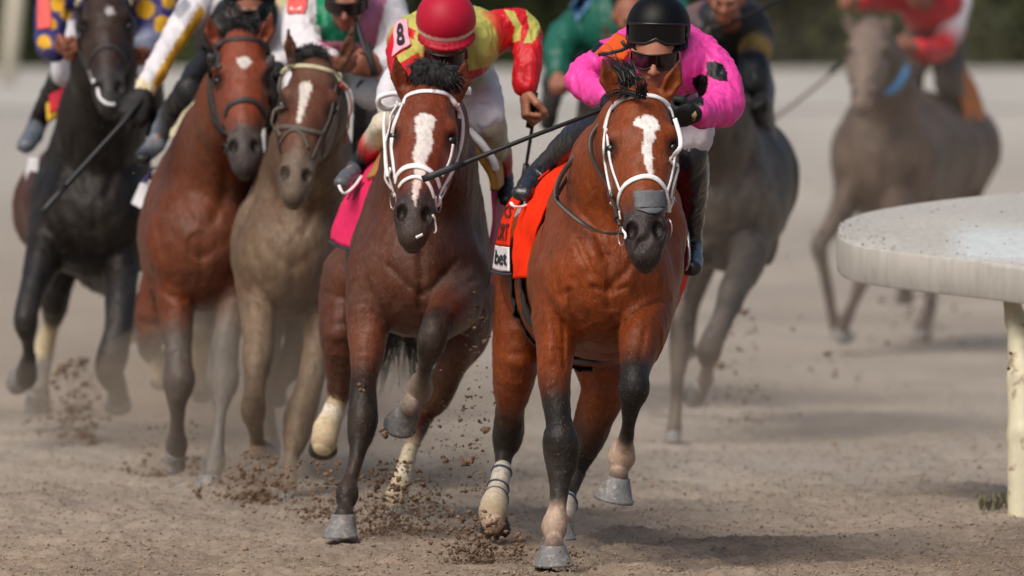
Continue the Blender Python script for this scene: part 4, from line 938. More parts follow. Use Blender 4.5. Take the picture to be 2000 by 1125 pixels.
# ================================================================== third horse (number 1), dusty brown, braided browband
DSC = lin((140, 126, 108)); B3 = lin((90, 66, 50)); B3H = lin((92, 52, 38)); B3L = lin((70, 58, 50))
GLV = lin((20, 18, 20))
H3 = dict(vox=.0098, col=B3, headcol=B3H, nose=lin((92, 80, 70)), dust=.45, dustlow=.30, dustcol=lin((126, 107, 86)), label='dust covered brown racehorse with narrow blaze and pale twisted browband',
  dustf=lambda x, y: .35+1.15/(1+np.exp((340-y)/30)),
  trunk=[(572, 500, 43.65, 222, 1.0), (574, 482, 44.0, 236, 1.15), (578, 480, 44.5, 240, 1.12), (585, 480, 44.9, 225, 1.0), (590, 490, 45.3, 220, .95), (590, 500, 45.45, 170, 1.0)],
  neck=[(590, 395, 43.9, 200, 1.1), (606, 310, 43.65, 150, 1.5), (616, 215, 43.4, 112, 1.5), (612, 150, 43.25, 80, 1.3)],
  poll=(614, 118, 43.15), muzzle=(570, 386, 42.8), ears=[(563, 52, 572, 122, 26), (690, 50, 664, 124, 28)],
  legs=[dict(pts=[(503, 520, 43.7, 90, 1.5), (500, 590, 43.6, 74, 1.4), (504, 650, 43.5, 68, 1.25), (502, 700, 43.42, 62, 1.2, B3L), (497, 760, 43.36, 48, 1.1, B3L), (495, 800, 43.38, 50, 1.1, B3L), (499, 830, 43.42, 38, 1.15, B3L), (502, 860, 43.5, 34, 1.2, B3L), (506, 880, 43.5, 36, 1.1, B3L)]),
    dict(pts=[(640, 530, 43.7, 92, 1.5), (630, 600, 43.65, 68, 1.4), (622, 650, 43.6, 60, 1.3), (615, 710, 43.55, 58, 1.2, B3L), (600, 770, 43.5, 58, 1.1, B3L), (584, 815, 43.48, 64, 1.1, B3L), (577, 850, 43.45, 56, 1.1, B3L), (570, 890, 43.4, 38, 1.2, B3L), (564, 920, 43.35, 34, 1.2, B3L), (561, 945, 43.32, 40, 1.15, B3L), (560, 962, 43.3, 34, 1.1, B3L)]),
    dict(pts=[(620, 560, 45.2, 120, 1.6), (600, 640, 45.1, 80, 1.6), (575, 700, 45.1, 56, 1.4), (552, 735, 45.2, 40, 1.3), (540, 765, 45.25, 40, 1.2, lin((120, 100, 84)))]),
    dict(pts=[(520, 560, 45.2, 110, 1.6), (515, 650, 45.0, 80, 1.5), (516, 730, 45.2, 48, 1.4), (520, 800, 45.2, 34, 1.2), (524, 850, 45.0, 38, 1.2)])],
  hooves=[((507, 876, 43.5), (512, 900, 43.6), 38, 50, (.2, -.6, .6)), ((560, 958, 43.3), (558, 990, 43.25), 40, 56), ((539, 768, 45.26), (537, 792, 45.35), 40, 46, (0, .5, .6)), ((525, 850, 45), (526, 880, 44.95), 36, 48)],
  marks=[([(586, 162), (604, 160), (610, 168), (603, 190), (594, 214), (586, 240), (580, 238), (583, 205), (586, 185)], lin((214, 206, 194)), 2)],
  puff=[(608, 108, 43.2, 30, 20, 20), (590, 112, 43.2, 18, 14, 14)], mane=[(620, 125, 43.3), (622, 170, 43.5), (620, 230, 43.7)])
horse(H3)
GL = mat('dusty_strap', lin((92, 84, 76)), .8, var=.25); PALE = mat('pale_strap', lin((190, 182, 150)), .8, bump=.004, bscale=70, var=.2); DKS = mat('dark_strap', lin((50, 46, 46)), .6, var=.2); REDS = mat('red_strap', lin((196, 60, 50)), .6)
bridle(H3, [('browband', [(551, 145), (560, 134), (580, 130), (608, 131), (635, 137), (655, 146), (664, 160)], 10, PALE), ('noseband', [(524, 262), (534, 252), (556, 248), (580, 250), (604, 256), (628, 262)], 9, GL),
  ('noseband', [(548, 282), (560, 262), (576, 254), (592, 266), (602, 290)], 6, GL), ('cheekpiece', [(549, 150), (540, 190), (532, 230), (527, 262), (530, 300), (535, 322)], 7, GL), ('cheekpiece', [(664, 160), (660, 205), (648, 245), (636, 275), (625, 315)], 8, GL), ('cheekpiece', [(655, 165), (645, 225), (628, 262), (608, 310)], 5, GL),
  ('rein', [(667, 165), (678, 190), (682, 225), (678, 255), (670, 280)], 9, REDS, .012), ('cheekpiece', [(655, 150), (668, 160), (680, 172)], 18, PALE, .02)], w=8)
# ================================================================== fourth horse, bay with a star
B4 = lin((100, 48, 24)); B4L = lin((74, 66, 62)); G4 = lin((112, 108, 104))
H4 = dict(vox=.0098, col=B4, headcol=lin((124, 56, 34)), nose=lin((60, 54, 54)), dust=.12, dustlow=.35, dustcol=lin((120, 110, 100)), label='plain bay racehorse with a small white star and dark bridle',
  trunk=[(395, 478, 44.55, 236, 1.0), (398, 460, 44.9, 246, 1.15), (405, 460, 45.4, 240, 1.12), (415, 460, 45.8, 225, 1.0), (420, 470, 46.2, 220, .95), (420, 480, 46.35, 170, 1.0)],
  neck=[(400, 380, 44.8, 215, 1.1), (425, 300, 44.6, 165, 1.4), (450, 210, 44.35, 125, 1.5), (466, 130, 44.2, 84, 1.3)],
  poll=(472, 66, 44.1), muzzle=(478, 330, 43.75), ears=[(406, 28, 424, 82, 30), (530, 24, 512, 82, 30)],
  legs=[dict(pts=[(340, 500, 44.6, 90, 1.5), (340, 570, 44.5, 78, 1.4), (344, 625, 44.45, 66, 1.3), (347, 672, 44.4, 54, 1.2, B4L), (349, 715, 44.35, 54, 1.1, B4L), (350, 745, 44.33, 56, 1.1, B4L), (347, 775, 44.32, 42, 1.1, B4L), (347, 805, 44.35, 31, 1.2, B4L), (345, 845, 44.4, 32, 1.2, B4L), (344, 872, 44.45, 40, 1.1, B4L), (344, 886, 44.45, 34, 1.1, B4L)]),
    dict(pts=[(462, 500, 44.6, 84, 1.5), (456, 570, 44.5, 66, 1.4), (450, 620, 44.45, 58, 1.3, mix(B4, G4, .5)), (441, 670, 44.4, 54, 1.2, G4), (439, 710, 44.38, 55, 1.1, G4), (439, 745, 44.36, 56, 1.1, G4), (434, 775, 44.33, 42, 1.1, G4), (430, 810, 44.3, 29, 1.2, G4), (424, 870, 44.25, 31, 1.2, G4), (420, 905, 44.2, 40, 1.15, G4), (414, 925, 44.15, 34, 1.1, G4)]),  # fade of this leg in dusty air painted into its dusty grey
    dict(pts=[(330, 540, 46.2, 110, 1.6), (300, 620, 46.1, 76, 1.5), (292, 680, 46.3, 46, 1.4, G4), (306, 700, 46.3, 40, 1.3, WC), (314, 735, 46.3, 40, 1.2, WC)]),
    dict(pts=[(440, 540, 46.2, 110, 1.6), (410, 610, 46.1, 76, 1.5, G4), (392, 665, 46.2, 48, 1.4, WC), (386, 720, 46.3, 38, 1.3, WC), (392, 760, 46.3, 38, 1.2, G4)])],
  hooves=[((344, 880, 44.45), (342, 902, 44.5), 38, 46, (0, -.8, .4)), ((412, 926, 44.15), (404, 958, 44.1), 42, 58), ((315, 735, 46.3), (316, 760, 46.4), 38, 44, (0, .5, .6)), ((393, 760, 46.3), (394, 784, 46.4), 38, 44, (0, .5, .6))],
  marks=[([(464, 114), (474, 111), (486, 112), (491, 120), (486, 128), (478, 134), (471, 130), (463, 124)], lin((220, 214, 208)), 2)],
  mane=[(474, 68, 44.2), (478, 110, 44.4)], puff=[(478, 50, 44.15, 26, 18, 18)])
horse(H4)
bridle(H4, [('browband', [(412, 118), (418, 98), (430, 86), (450, 78), (478, 76), (505, 81), (520, 92), (529, 108)], 11, DKS), ('noseband', [(440, 228), (446, 210), (460, 199), (478, 195), (496, 199), (510, 212), (518, 228)], 10, DKS),
  ('cheekpiece', [(413, 105), (411, 145), (412, 190), (420, 225), (430, 250), (438, 262)], 15, DKS), ('cheekpiece', [(529, 108), (533, 150), (532, 190), (526, 225), (520, 250)], 13, DKS), ('bit_ring', [(436, 280), (444, 286), (442, 300)], 10, DKS)], w=9)
SHEEP = mat('sheepskin', lin((214, 204, 168)), .95, bump=.01, bscale=60, var=.1)
cloth('saddle_pad', [pts_row((404, 188, 44.9), (378, 215, 44.88), (352, 245, 44.88), (341, 268, 44.9)), pts_row((400, 215, 44.78), (376, 240, 44.76), (356, 262, 44.78), (344, 275, 44.8))], SHEEP, H4['root'], .05, 5, .02)
cloth('saddle_cloth', [pts_row((295, 330, 45.0), (285, 355, 45.0)), pts_row((305, 325, 45.3), (274, 355, 45.3))], mat('purple_cloth', lin((58, 44, 92)), .8), H4['root'], .006, 5, .002)
cloth('saddle_cloth', [pts_row((292, 352, 45.0), (290, 380, 45.0), (279, 410, 45.0)), pts_row((274, 358, 45.3), (264, 382, 45.3), (257, 398, 45.3))], mat('white_cloth'), H4['root'], .006, 5, .002)
rein(H4, [(444, 262, 43.95), (400, 215, 44.3), (380, 190, 44.5)], .014, DKS)
# ================================================================== near black horse far left
B1 = lin((20, 15, 13)); B1H = lin((50, 34, 30)); B1L = lin((26, 26, 30)); HB = lin((80, 46, 36))
H1 = dict(vox=.0105, col=B1, headcol=B1H, nose=lin((52, 50, 50)), dust=.03, dustlow=.18, label='near black racehorse at the far left of the pack',
  trunk=[(185, 425, 47.4, 226, 1.0), (182, 402, 47.75, 236, 1.15), (165, 405, 48.2, 232, 1.12, HB), (140, 400, 48.7, 210, 1.0, HB), (128, 410, 49.1, 200, .95, HB), (128, 420, 49.25, 160, 1.0, HB)],
  neck=[(190, 320, 47.65, 205, 1.15), (196, 235, 47.4, 155, 1.5), (202, 130, 47.15, 118, 1.5), (204, 40, 47.0, 80, 1.3)],
  poll=(204, -30, 46.95), muzzle=(214, 212, 46.6), ears=[(150, -80, 170, -20, 28), (255, -80, 236, -20, 28)],
  legs=[dict(pts=[(100, 440, 47.45, 88, 1.5), (86, 500, 47.3, 76, 1.4), (66, 560, 47.15, 56, 1.3, B1L), (53, 605, 47.05, 50, 1.1, B1L), (51, 635, 47.03, 46, 1.1, B1L), (55, 670, 47.1, 30, 1.2, B1L), (56, 700, 47.2, 32, 1.2, B1L), (52, 730, 47.3, 42, 1.15, B1L), (50, 742, 47.35, 40, 1.1, B1L)]),
    dict(pts=[(235, 450, 47.45, 88, 1.5), (238, 530, 47.3, 72, 1.4), (234, 590, 47.15, 62, 1.2, B1L), (230, 645, 47.05, 56, 1.1, B1L), (220, 695, 47.0, 62, 1.1, B1L), (214, 725, 47.02, 56, 1.1, B1L), (228, 755, 47.1, 44, 1.2, B1L), (231, 775, 47.2, 40, 1.1, B1L)]),
    dict(pts=[(110, 480, 49.0, 110, 1.6), (108, 560, 48.9, 70, 1.6, B1L), (106, 605, 49.0, 52, 1.4, B1L), (98, 640, 49.1, 36, 1.3, WC), (84, 690, 49.15, 40, 1.2, WC), (80, 720, 49.1, 38, 1.2, G4), (76, 760, 49.0, 40, 1.1, G4)]),
    dict(pts=[(190, 500, 49.0, 110, 1.6), (230, 560, 48.9, 60, 1.5, G4), (275, 640, 49.0, 36, 1.3, G4), (262, 650, 49.1, 34, 1.2, WC), (245, 665, 49.2, 30, 1.1, WC)])],
  hooves=[((50, 738, 47.35), (50, 762, 47.5), 42, 54, (-.4, -.3, .7)), ((231, 776, 47.2), (231, 806, 47.3), 44, 54, (0, -.5, .6)), ((75, 765, 49.0), (73, 808, 49.05), 46, 56, (0, .5, .6)), ((246, 660, 49.2), (238, 668, 49.3), 30, 38, (-.5, .5, .6))],
  marks=[([(208, 16), (216, 13), (223, 20), (221, 29), (212, 30), (207, 24)], lin((196, 190, 190)), 1)])
horse(H1)
bridle(H1, [('noseband', [(172, 140), (178, 115), (190, 98), (205, 90), (222, 92), (236, 105), (246, 130)], 9, DKS), ('cheekpiece', [(150, 10), (150, 60), (158, 105), (172, 140)], 9, DKS), ('cheekpiece', [(258, 10), (258, 60), (254, 110), (246, 140)], 9, DKS),
  ('browband', [(150, 12), (158, -6), (180, -14), (230, -14), (252, -4), (258, 12)], 9, PALE), ('bit_ring', [(176, 138), (180, 152), (184, 162)], 8, WH), ('bit_ring', [(190, 172), (195, 190), (208, 202), (224, 204)], 5, WH)], w=9)
REDC = mat('red_cloth', lin((196, 28, 48)), .75, var=.1)
cloth('saddle_cloth', [pts_row((140, 168, 47.5), (118, 178, 47.5), (98, 188, 47.5)), pts_row((142, 200, 47.42), (120, 212, 47.42), (98, 222, 47.42))], REDC, H1['root'], .02, 5, .004)
cloth('saddle_cloth', [pts_row((104, 198, 47.5), (92, 206, 47.5)), pts_row((112, 222, 47.42), (94, 238, 47.42))], mat('yellow_cloth', lin((206, 168, 40)), .8), H1['root'], .02, 5, .004)
cloth('saddle_cloth', [pts_row((56, 310, 48.3), (50, 340, 48.3), (52, 356, 48.3)), pts_row((76, 308, 48.0), (74, 340, 48.0), (72, 362, 48.0))], mat('white_cloth'), H1['root'], .006, 5, .002)
cloth('saddle_cloth', [pts_row((52, 356, 48.3), (52, 370, 48.3)), pts_row((72, 362, 48.0), (68, 376, 48.0))], REDC, H1['root'], .006, 5, .002)
sweep('breastplate', crv(pts_row((120, 385, 47.3), (150, 395, 47.28), (190, 398, 47.27), (230, 392, 47.28)), 5), .03, .012, None, DKS, H1['root'])
# ================================================================== dusty grey horse behind the leader
GR = lin((58, 50, 46)); GRL = lin((58, 54, 54)); GRD = lin((72, 58, 56))
H5 = dict(vox=.0105, col=GR, dust=.40, dustlow=.05, dustcol=lin((128, 117, 106)), label='dust coated dark grey racehorse chasing right behind the leader',
  trunk=[(1425, 415, 48.3, 200, 1.15, GR), (1440, 370, 48.65, 208, 1.25, GR), (1455, 350, 49.1, 200, 1.2, GR), (1462, 345, 49.6, 180, 1.1, GRD), (1460, 350, 50.0, 170, 1.05, GRD), (1460, 365, 50.15, 130, 1.0, GRD)],
  neck=[(1415, 320, 48.5, 170, 1.15), (1395, 250, 48.2, 135, 1.5), (1372, 180, 47.9, 105, 1.5), (1352, 120, 47.7, 76, 1.3)],
  poll=(1345, 90, 47.6), muzzle=(1338, 330, 47.3), ears=[(1310, 50, 1322, 92, 24), (1385, 50, 1368, 92, 24)],
  legs=[dict(pts=[(1375, 440, 48.35, 90, 1.5), (1350, 510, 48.2, 60, 1.4), (1332, 570, 48.1, 42, 1.3), (1327, 630, 48.0, 38, 1.2), (1327, 680, 47.98, 40, 1.1), (1325, 720, 47.96, 32, 1.1), (1322, 770, 47.94, 22, 1.2), (1319, 815, 47.92, 22, 1.2), (1316, 840, 47.9, 28, 1.1)]),
    dict(pts=[(1470, 440, 48.35, 96, 1.5), (1460, 510, 48.1, 74, 1.3, GRL), (1433, 570, 47.9, 58, 1.2, GRL), (1412, 620, 47.75, 46, 1.1, GRL), (1392, 665, 47.65, 48, 1.1, GRL), (1384, 690, 47.7, 46, 1.1, GRL), (1382, 715, 47.8, 30, 1.2, lin((128, 112, 104))), (1376, 745, 47.9, 34, 1.1, lin((128, 112, 104)))]),
    dict(pts=[(1400, 420, 50, 110, 1.6), (1370, 520, 49.9, 60, 1.5), (1350, 600, 50.0, 34, 1.4), (1345, 680, 50, 26, 1.2)])],
  hooves=[((1316, 838, 47.9), (1314, 862, 47.86), 26, 36), ((1374, 748, 47.92), (1368, 774, 48.0), 36, 46, (-.2, -.7, .4)), ((1345, 680, 50), (1344, 700, 50.1), 28, 36, (0, .5, .6))])
horse(H5)
cloth('saddle_cloth', [pts_row((1475, 215, 48.9), (1490, 260, 48.9), (1500, 300, 48.9), (1505, 350, 48.9)), pts_row((1482, 210, 49.1), (1500, 255, 49.1), (1512, 300, 49.1), (1514, 350, 49.1))], mat('dusty_cloth', lin((170, 168, 172)), .9, var=.3, vscale=20), H5['root'], .01, 5, .004)
# ================================================================== far grey-brown horse at the right
G6 = lin((72, 58, 50)); G6L = lin((70, 64, 64))  # muted coat tones: dust, plus low contrast of haze put into the colour
H6 = dict(vox=.0125, col=G6, headcol=lin((118, 104, 96)), nose=lin((112, 96, 90)), dust=.42, dustlow=.05, dustcol=lin((126, 108, 94)), label='blurred dusty racehorse trailing at the far right with a blue bridle strap',
  trunk=[(1732, 320, 57.9, 212, 1.05), (1748, 300, 58.25, 226, 1.15), (1802, 300, 58.8, 214, 1.1), (1845, 290, 59.3, 186, 1.0, lin((98, 78, 66))), (1868, 290, 59.7, 170, 1.0, lin((98, 78, 66))), (1868, 300, 59.85, 130, 1.0)],
  neck=[(1735, 250, 58.1, 165, 1.1), (1730, 190, 57.9, 120, 1.4), (1715, 120, 57.7, 92, 1.4), (1702, 70, 57.55, 66, 1.3)],
  poll=(1700, 45, 57.5), muzzle=(1684, 208, 57.1), ears=[(1652, 26, 1668, 60, 24), (1735, 30, 1726, 58, 22)],
  legs=[dict(pts=[(1665, 350, 57.9, 70, 1.5), (1645, 410, 57.7, 50, 1.4), (1618, 450, 57.5, 36, 1.3, G6L), (1600, 480, 57.4, 36, 1.1, G6L), (1608, 520, 57.45, 27, 1.1, G6L), (1618, 570, 57.55, 24, 1.2, G6L), (1626, 615, 57.6, 24, 1.2, G6L), (1636, 640, 57.65, 32, 1.1, G6L)]),
    dict(pts=[(1770, 360, 57.9, 80, 1.5), (1740, 430, 57.6, 56, 1.3), (1700, 500, 57.4, 40, 1.2, G6L), (1682, 550, 57.35, 32, 1.1, G6L), (1668, 590, 57.4, 24, 1.2, G6L), (1652, 625, 57.5, 26, 1.2, G6L), (1643, 645, 57.55, 28, 1.1, G6L)]),
    dict(pts=[(1880, 330, 59.7, 90, 1.6), (1900, 350, 59.7, 66, 1.5, lin((70, 56, 50))), (1850, 450, 59.6, 46, 1.5), (1822, 540, 59.6, 32, 1.3, G6L), (1817, 590, 59.5, 26, 1.2, G6L), (1803, 640, 59.4, 30, 1.1, G6L)]),
    dict(pts=[(1830, 340, 59.7, 90, 1.6), (1795, 460, 59.6, 50, 1.5), (1775, 540, 59.7, 30, 1.3, G6L), (1768, 570, 59.75, 30, 1.1, G6L)])],
  hooves=[((1638, 640, 57.66), (1642, 664, 57.7), 32, 40, (.2, -.3, .7)), ((1642, 640, 57.56), (1638, 660, 57.6), 28, 36), ((1802, 642, 59.4), (1800, 670, 59.35), 30, 40), ((1767, 570, 59.75), (1766, 592, 59.8), 32, 38, (0, .5, .6))])
horse(H6)
cloth('bridle', [pts_row((1772, 122, 57.6), (1748, 160, 57.5), (1724, 178, 57.45)), pts_row((1776, 140, 57.58), (1758, 172, 57.5), (1735, 186, 57.45))], mat('blue_strap', lin((60, 130, 180)), .6), H6['root'], .01, 5, .004)
cloth('saddle_cloth', [pts_row((1852, 120, 58.7), (1868, 160, 58.65), (1880, 200, 58.65), (1888, 240, 58.7)), pts_row((1872, 118, 59.1), (1900, 158, 59.1), (1918, 200, 59.1), (1922, 232, 59.1))], mat('ochre_cloth', lin((208, 118, 44)), .8, var=.15), H6['root'], .01, 5, .006)
# ================================================================== horse of the green rider, mostly hidden
H7 = dict(vox=.012, col=lin((96, 84, 76)), dust=.5, dustlow=.4, dustcol=lin((150, 138, 126)), label='dusty racehorse running hidden between the two leading horses',
  trunk=[(1190, 380, 51.4, 180, 1.1), (1190, 355, 51.8, 190, 1.2), (1185, 350, 52.3, 190, 1.15), (1180, 345, 52.8, 175, 1.05), (1180, 350, 53.1, 160, 1.0)],
  neck=[(1190, 290, 51.6, 150, 1.15), (1193, 220, 51.4, 115, 1.5), (1200, 160, 51.2, 92, 1.5), (1205, 110, 51.1, 70, 1.3)],
  poll=(1207, 80, 51.0), muzzle=(1203, 270, 50.7), ears=[(1181, 44, 1189, 84, 22), (1233, 44, 1227, 84, 22)],
  legs=[dict(pts=[(1135, 410, 51.4, 80, 1.5), (1137, 480, 51.3, 58, 1.4), (1143, 560, 51.2, 42, 1.2), (1145, 620, 51.2, 46, 1.1), (1149, 700, 51.1, 24, 1.2), (1151, 740, 51.1, 30, 1.1)]),
    dict(pts=[(1235, 410, 51.4, 80, 1.5), (1240, 480, 51.2, 58, 1.4), (1235, 560, 51.0, 42, 1.2), (1231, 620, 50.9, 46, 1.1), (1227, 690, 51.1, 26, 1.2), (1225, 730, 51.2, 30, 1.1)])],
  hooves=[((1152, 740, 51.1), (1152, 765, 51.05), 30, 42), ((1225, 732, 51.2), (1224, 756, 51.3), 30, 40)])
horse(H7)
# ------------------------------------------------------------------ jockeys of the pack (soft focus)
WHT = lin((220, 216, 220)); GRN_ = lin((14, 104, 76)); PNK = lin((200, 122, 152)); SK2 = lin((146, 92, 72))
def bt(c1): return [lin((206, 206, 210))]*1
J3 = dict(label='jockey in green and pink silks with white sleeves and a red number 1 card', vox=.0098, seed=8, wr=.010, skin=SK2,
  head=(678, -2, 43.7, 38), look=(-.1, -1, -.5),
  torso=[(675, 50, 43.95, 165, .8, GRN_), (672, 40, 44.2, 180, .7, GRN_), (665, 70, 44.5, 165, .7, GRN_), (655, 110, 44.7, 140, .9, GRN_)],
  arms=[[(608, 10, 44.0, 76, 1, WHT), (590, 40, 43.9, 70, 1, WHT), (588, 80, 43.8, 66, 1, WHT), (610, 105, 43.7, 56, 1, WHT), (640, 120, 43.55, 46, 1, WHT)],
        [(748, 15, 44.0, 80, 1, WHT), (765, 50, 43.9, 74, 1, WHT), (768, 95, 43.8, 62, 1, WHT), (750, 130, 43.7, 52, 1, WHT)]],
  hands=[dict(w=(645, 124, 43.5), d=(.6, -.8, 0), g=(.6, .1, -.8)), dict(w=(742, 136, 43.66), d=(-.9, -.3, .2), g=(-.1, -.3, .9), s=1.1)],
  legs=[[(640, 110, 44.65, 90, 1), (600, 140, 44.4, 76, 1), (580, 175, 44.1, 60, 1)], [(690, 110, 44.65, 90, 1), (716, 150, 44.4, 76, 1), (722, 185, 44.1, 60, 1)]],
  feet=[[(580, 175, 44.1, 52, 1, BLACKC), (570, 230, 44.4, 42, 1, BLACKC), (560, 280, 44.5, 34, 1, BLACKC), (556, 300, 44.35, 32, .8, BLACKC)], [(718, 180, 44.1, 50, 1, lin((70, 74, 82))), (712, 230, 44.3, 44, 1, lin((70, 74, 82))), (705, 285, 44.4, 36, 1, BLACKC), (700, 310, 44.25, 32, .8, BLACKC)]],
  helmet=dict(c=(680, -52, 43.75), r=56, col=lin((30, 60, 50))), bootmat=mat('boot_colours'),
  paint=[([(690, -10), (760, -20), (735, 70), (712, 80), (700, 40)], PNK, None), ([(620, 78), (700, 84), (740, 60), (735, 90), (690, 105), (630, 92)], PNK, None), ([(618, -5), (640, -5), (642, 50), (616, 50)], lin((0, 130, 90)), None)])
jockey(J3); card(J3, [(568, -14), (604, -14), (594, 28), (562, 26)], 43.85, '1', mat('card_red', lin((226, 92, 84)), .7), mat('white_print', lin((236, 232, 230)), .7))
rod('riding_crop', [P(728, 132, 43.55), P(712, 96, 43.6), P(696, 40, 43.66), P(684, -10, 43.7)], .008, .008, mat('crop_black'), 'dark riding crop held upright by the jockey in green and pink', 'whip')
J4 = dict(label='jockey in black vest with white and yellow striped sleeve reaching down with a whip', vox=.0098, seed=9, wr=.008, skin=SK2,
  head=(488, 14, 44.6, 36), look=(0, -1, -.45),
  torso=[(480, 60, 44.9, 170, .8, BLACKC), (475, 50, 45.2, 175, .7, BLACKC), (465, 90, 45.5, 165, .7, BLACKC), (455, 130, 45.6, 140, .9, BLACKC)],
  arms=[[(400, 10, 44.95, 74, 1, WHT), (378, 18, 44.85, 60, 1, WHT), (352, 55, 44.75, 48, 1, WHT), (325, 100, 44.62, 44, 1, WHT), (300, 145, 44.5, 42, 1, WHT), (284, 174, 44.42, 38, 1, WHT)],
        [(560, 20, 44.95, 76, 1, lin((206, 180, 90))), (568, 60, 44.85, 64, 1, WHT), (555, 110, 44.75, 52, 1, WHT), (545, 125, 44.6, 44, 1, WHT)]],
  hands=[dict(w=(280, 184, 44.4), d=(-.45, -.2, -.85), g=(-.7, -.1, -.6), glove=GLV, s=1.25), dict(w=(541, 130, 44.55), d=(-.3, -.9, -.1), g=(-.9, .1, 0), glove=GLV)],
  legs=[[(440, 120, 45.5, 100, 1), (405, 150, 45.2, 84, 1), (375, 180, 44.95, 66, 1)], [(500, 120, 45.5, 90, 1), (520, 160, 45.2, 76, 1), (535, 200, 44.95, 60, 1)]],
  bmat=mat('black_breeches', lin((22, 22, 26)), .6, var=.1),
  feet=[[(372, 178, 44.95, 62, 1, BLACKC), (345, 205, 45.1, 46, 1, BLACKC), (322, 240, 45.25, 38, 1, lin((110, 118, 128))), (308, 275, 45.3, 36, 1, lin((110, 118, 128))), (296, 290, 45.2, 38, .8, lin((120, 126, 134))), (278, 310, 45.05, 34, .7, BLACKC)],
        [(534, 196, 44.95, 52, 1, BLACKC), (538, 250, 45.2, 42, 1, BLACKC), (535, 290, 45.2, 34, 1, BLACKC), (530, 310, 45.05, 30, .8, BLACKC)]],
  helmet=dict(c=(488, -32, 44.65), r=55, col=lin((20, 20, 23))), bootmat=mat('boot_colours'),
  paint=[([(392, 10), (402, 26), (372, 72), (345, 118), (315, 165), (300, 195), (284, 188), (308, 140), (340, 88), (372, 40)], lin((212, 160, 40)), lambda V: V[:, 0] < 10), ([(270, 150), (306, 170), (300, 195), (262, 180)], lin((226, 210, 170)), None), ([(335, 22), (360, -4), (376, 8), (352, 38)], lin((150, 152, 160)), None)])
jockey(J4)
rod('riding_crop', [P(268, 205, 44.36), P(240, 240, 44.32), P(180, 306, 44.26), P(128, 364, 44.2)], .0075, .012, mat('crop_black'), 'riding crop pointing down to the left from a black gloved hand', 'whip')
BLU = lin((62, 60, 118)); YD = lin((226, 170, 34))
def dots(J, L):
    return [([(x+r*math.cos(a*.785), y+r*math.sin(a*.785)) for a in range(8)], YD, None) for x, y, r in L]
J2 = dict(label='jockey in blue silks with yellow dots leaning behind the near black horse', vox=.0098, seed=10, wr=.008, skin=SK2,
  head=(206, -60, 47.2, 34), look=(0, -1, -.4),
  torso=[(205, -20, 47.55, 165, .8, BLU), (205, -28, 47.8, 175, .7, BLU), (205, 0, 48.1, 165, .7, BLU), (200, 50, 48.3, 140, .9, BLU)],
  arms=[[(130, -22, 47.6, 76, 1, BLU), (104, 10, 47.5, 62, 1, BLU), (98, 55, 47.42, 56, 1, BLU), (96, 90, 47.3, 50, 1, BLU), (108, 96, 47.2, 44, 1, BLU)], [(285, -20, 47.6, 80, 1, BLU), (305, 20, 47.5, 80, 1, BLU), (300, 65, 47.4, 60, 1, BLU), (280, 90, 47.3, 44, 1, lin((170, 176, 200)))]],
  hands=[dict(w=(114, 92, 47.16), d=(.8, -.6, .1), g=(.1, -.5, .8), s=1.15), dict(w=(280, 100, 47.25), d=(-.3, -.7, -.5), g=(.8, -.3, 0), s=1.1)],
  legs=[[(175, 60, 48.2, 90, 1), (145, 100, 47.9, 76, 1), (130, 140, 47.6, 58, 1)], [(240, 50, 48.2, 90, 1), (280, 90, 47.9, 84, 1), (290, 130, 47.6, 60, 1)]],
  feet=[[(130, 138, 47.6, 52, 1, BLACKC), (104, 180, 47.8, 44, 1, BLACKC), (78, 230, 47.95, 36, 1, BLACKC), (66, 262, 47.9, 36, 1, lin((96, 102, 112))), (50, 285, 47.75, 34, .8, lin((96, 102, 112)))],
        [(292, 135, 47.6, 50, 1, BLACKC), (300, 190, 47.8, 40, 1, BLACKC), (300, 235, 47.9, 34, 1, BLACKC), (300, 260, 47.8, 30, .8, BLACKC)]],
  helmet=dict(c=(206, -108, 47.3), r=52, col=BLU), bootmat=mat('boot_colours'), paint=None)
J2['paint'] = dots(J2, [(284, 18, 20), (318, 48, 19), (112, 8, 15), (130, 28, 12), (100, 46, 12), (86, 82, 14), (262, -14, 15), (330, 4, 14)])
jockey(J2); card(J2, [(76, 0), (98, -4), (100, 56), (76, 60)], 47.4, None, mat('card_red'), None)
TEAL = lin((24, 92, 76)); DKG = lin((30, 60, 50))
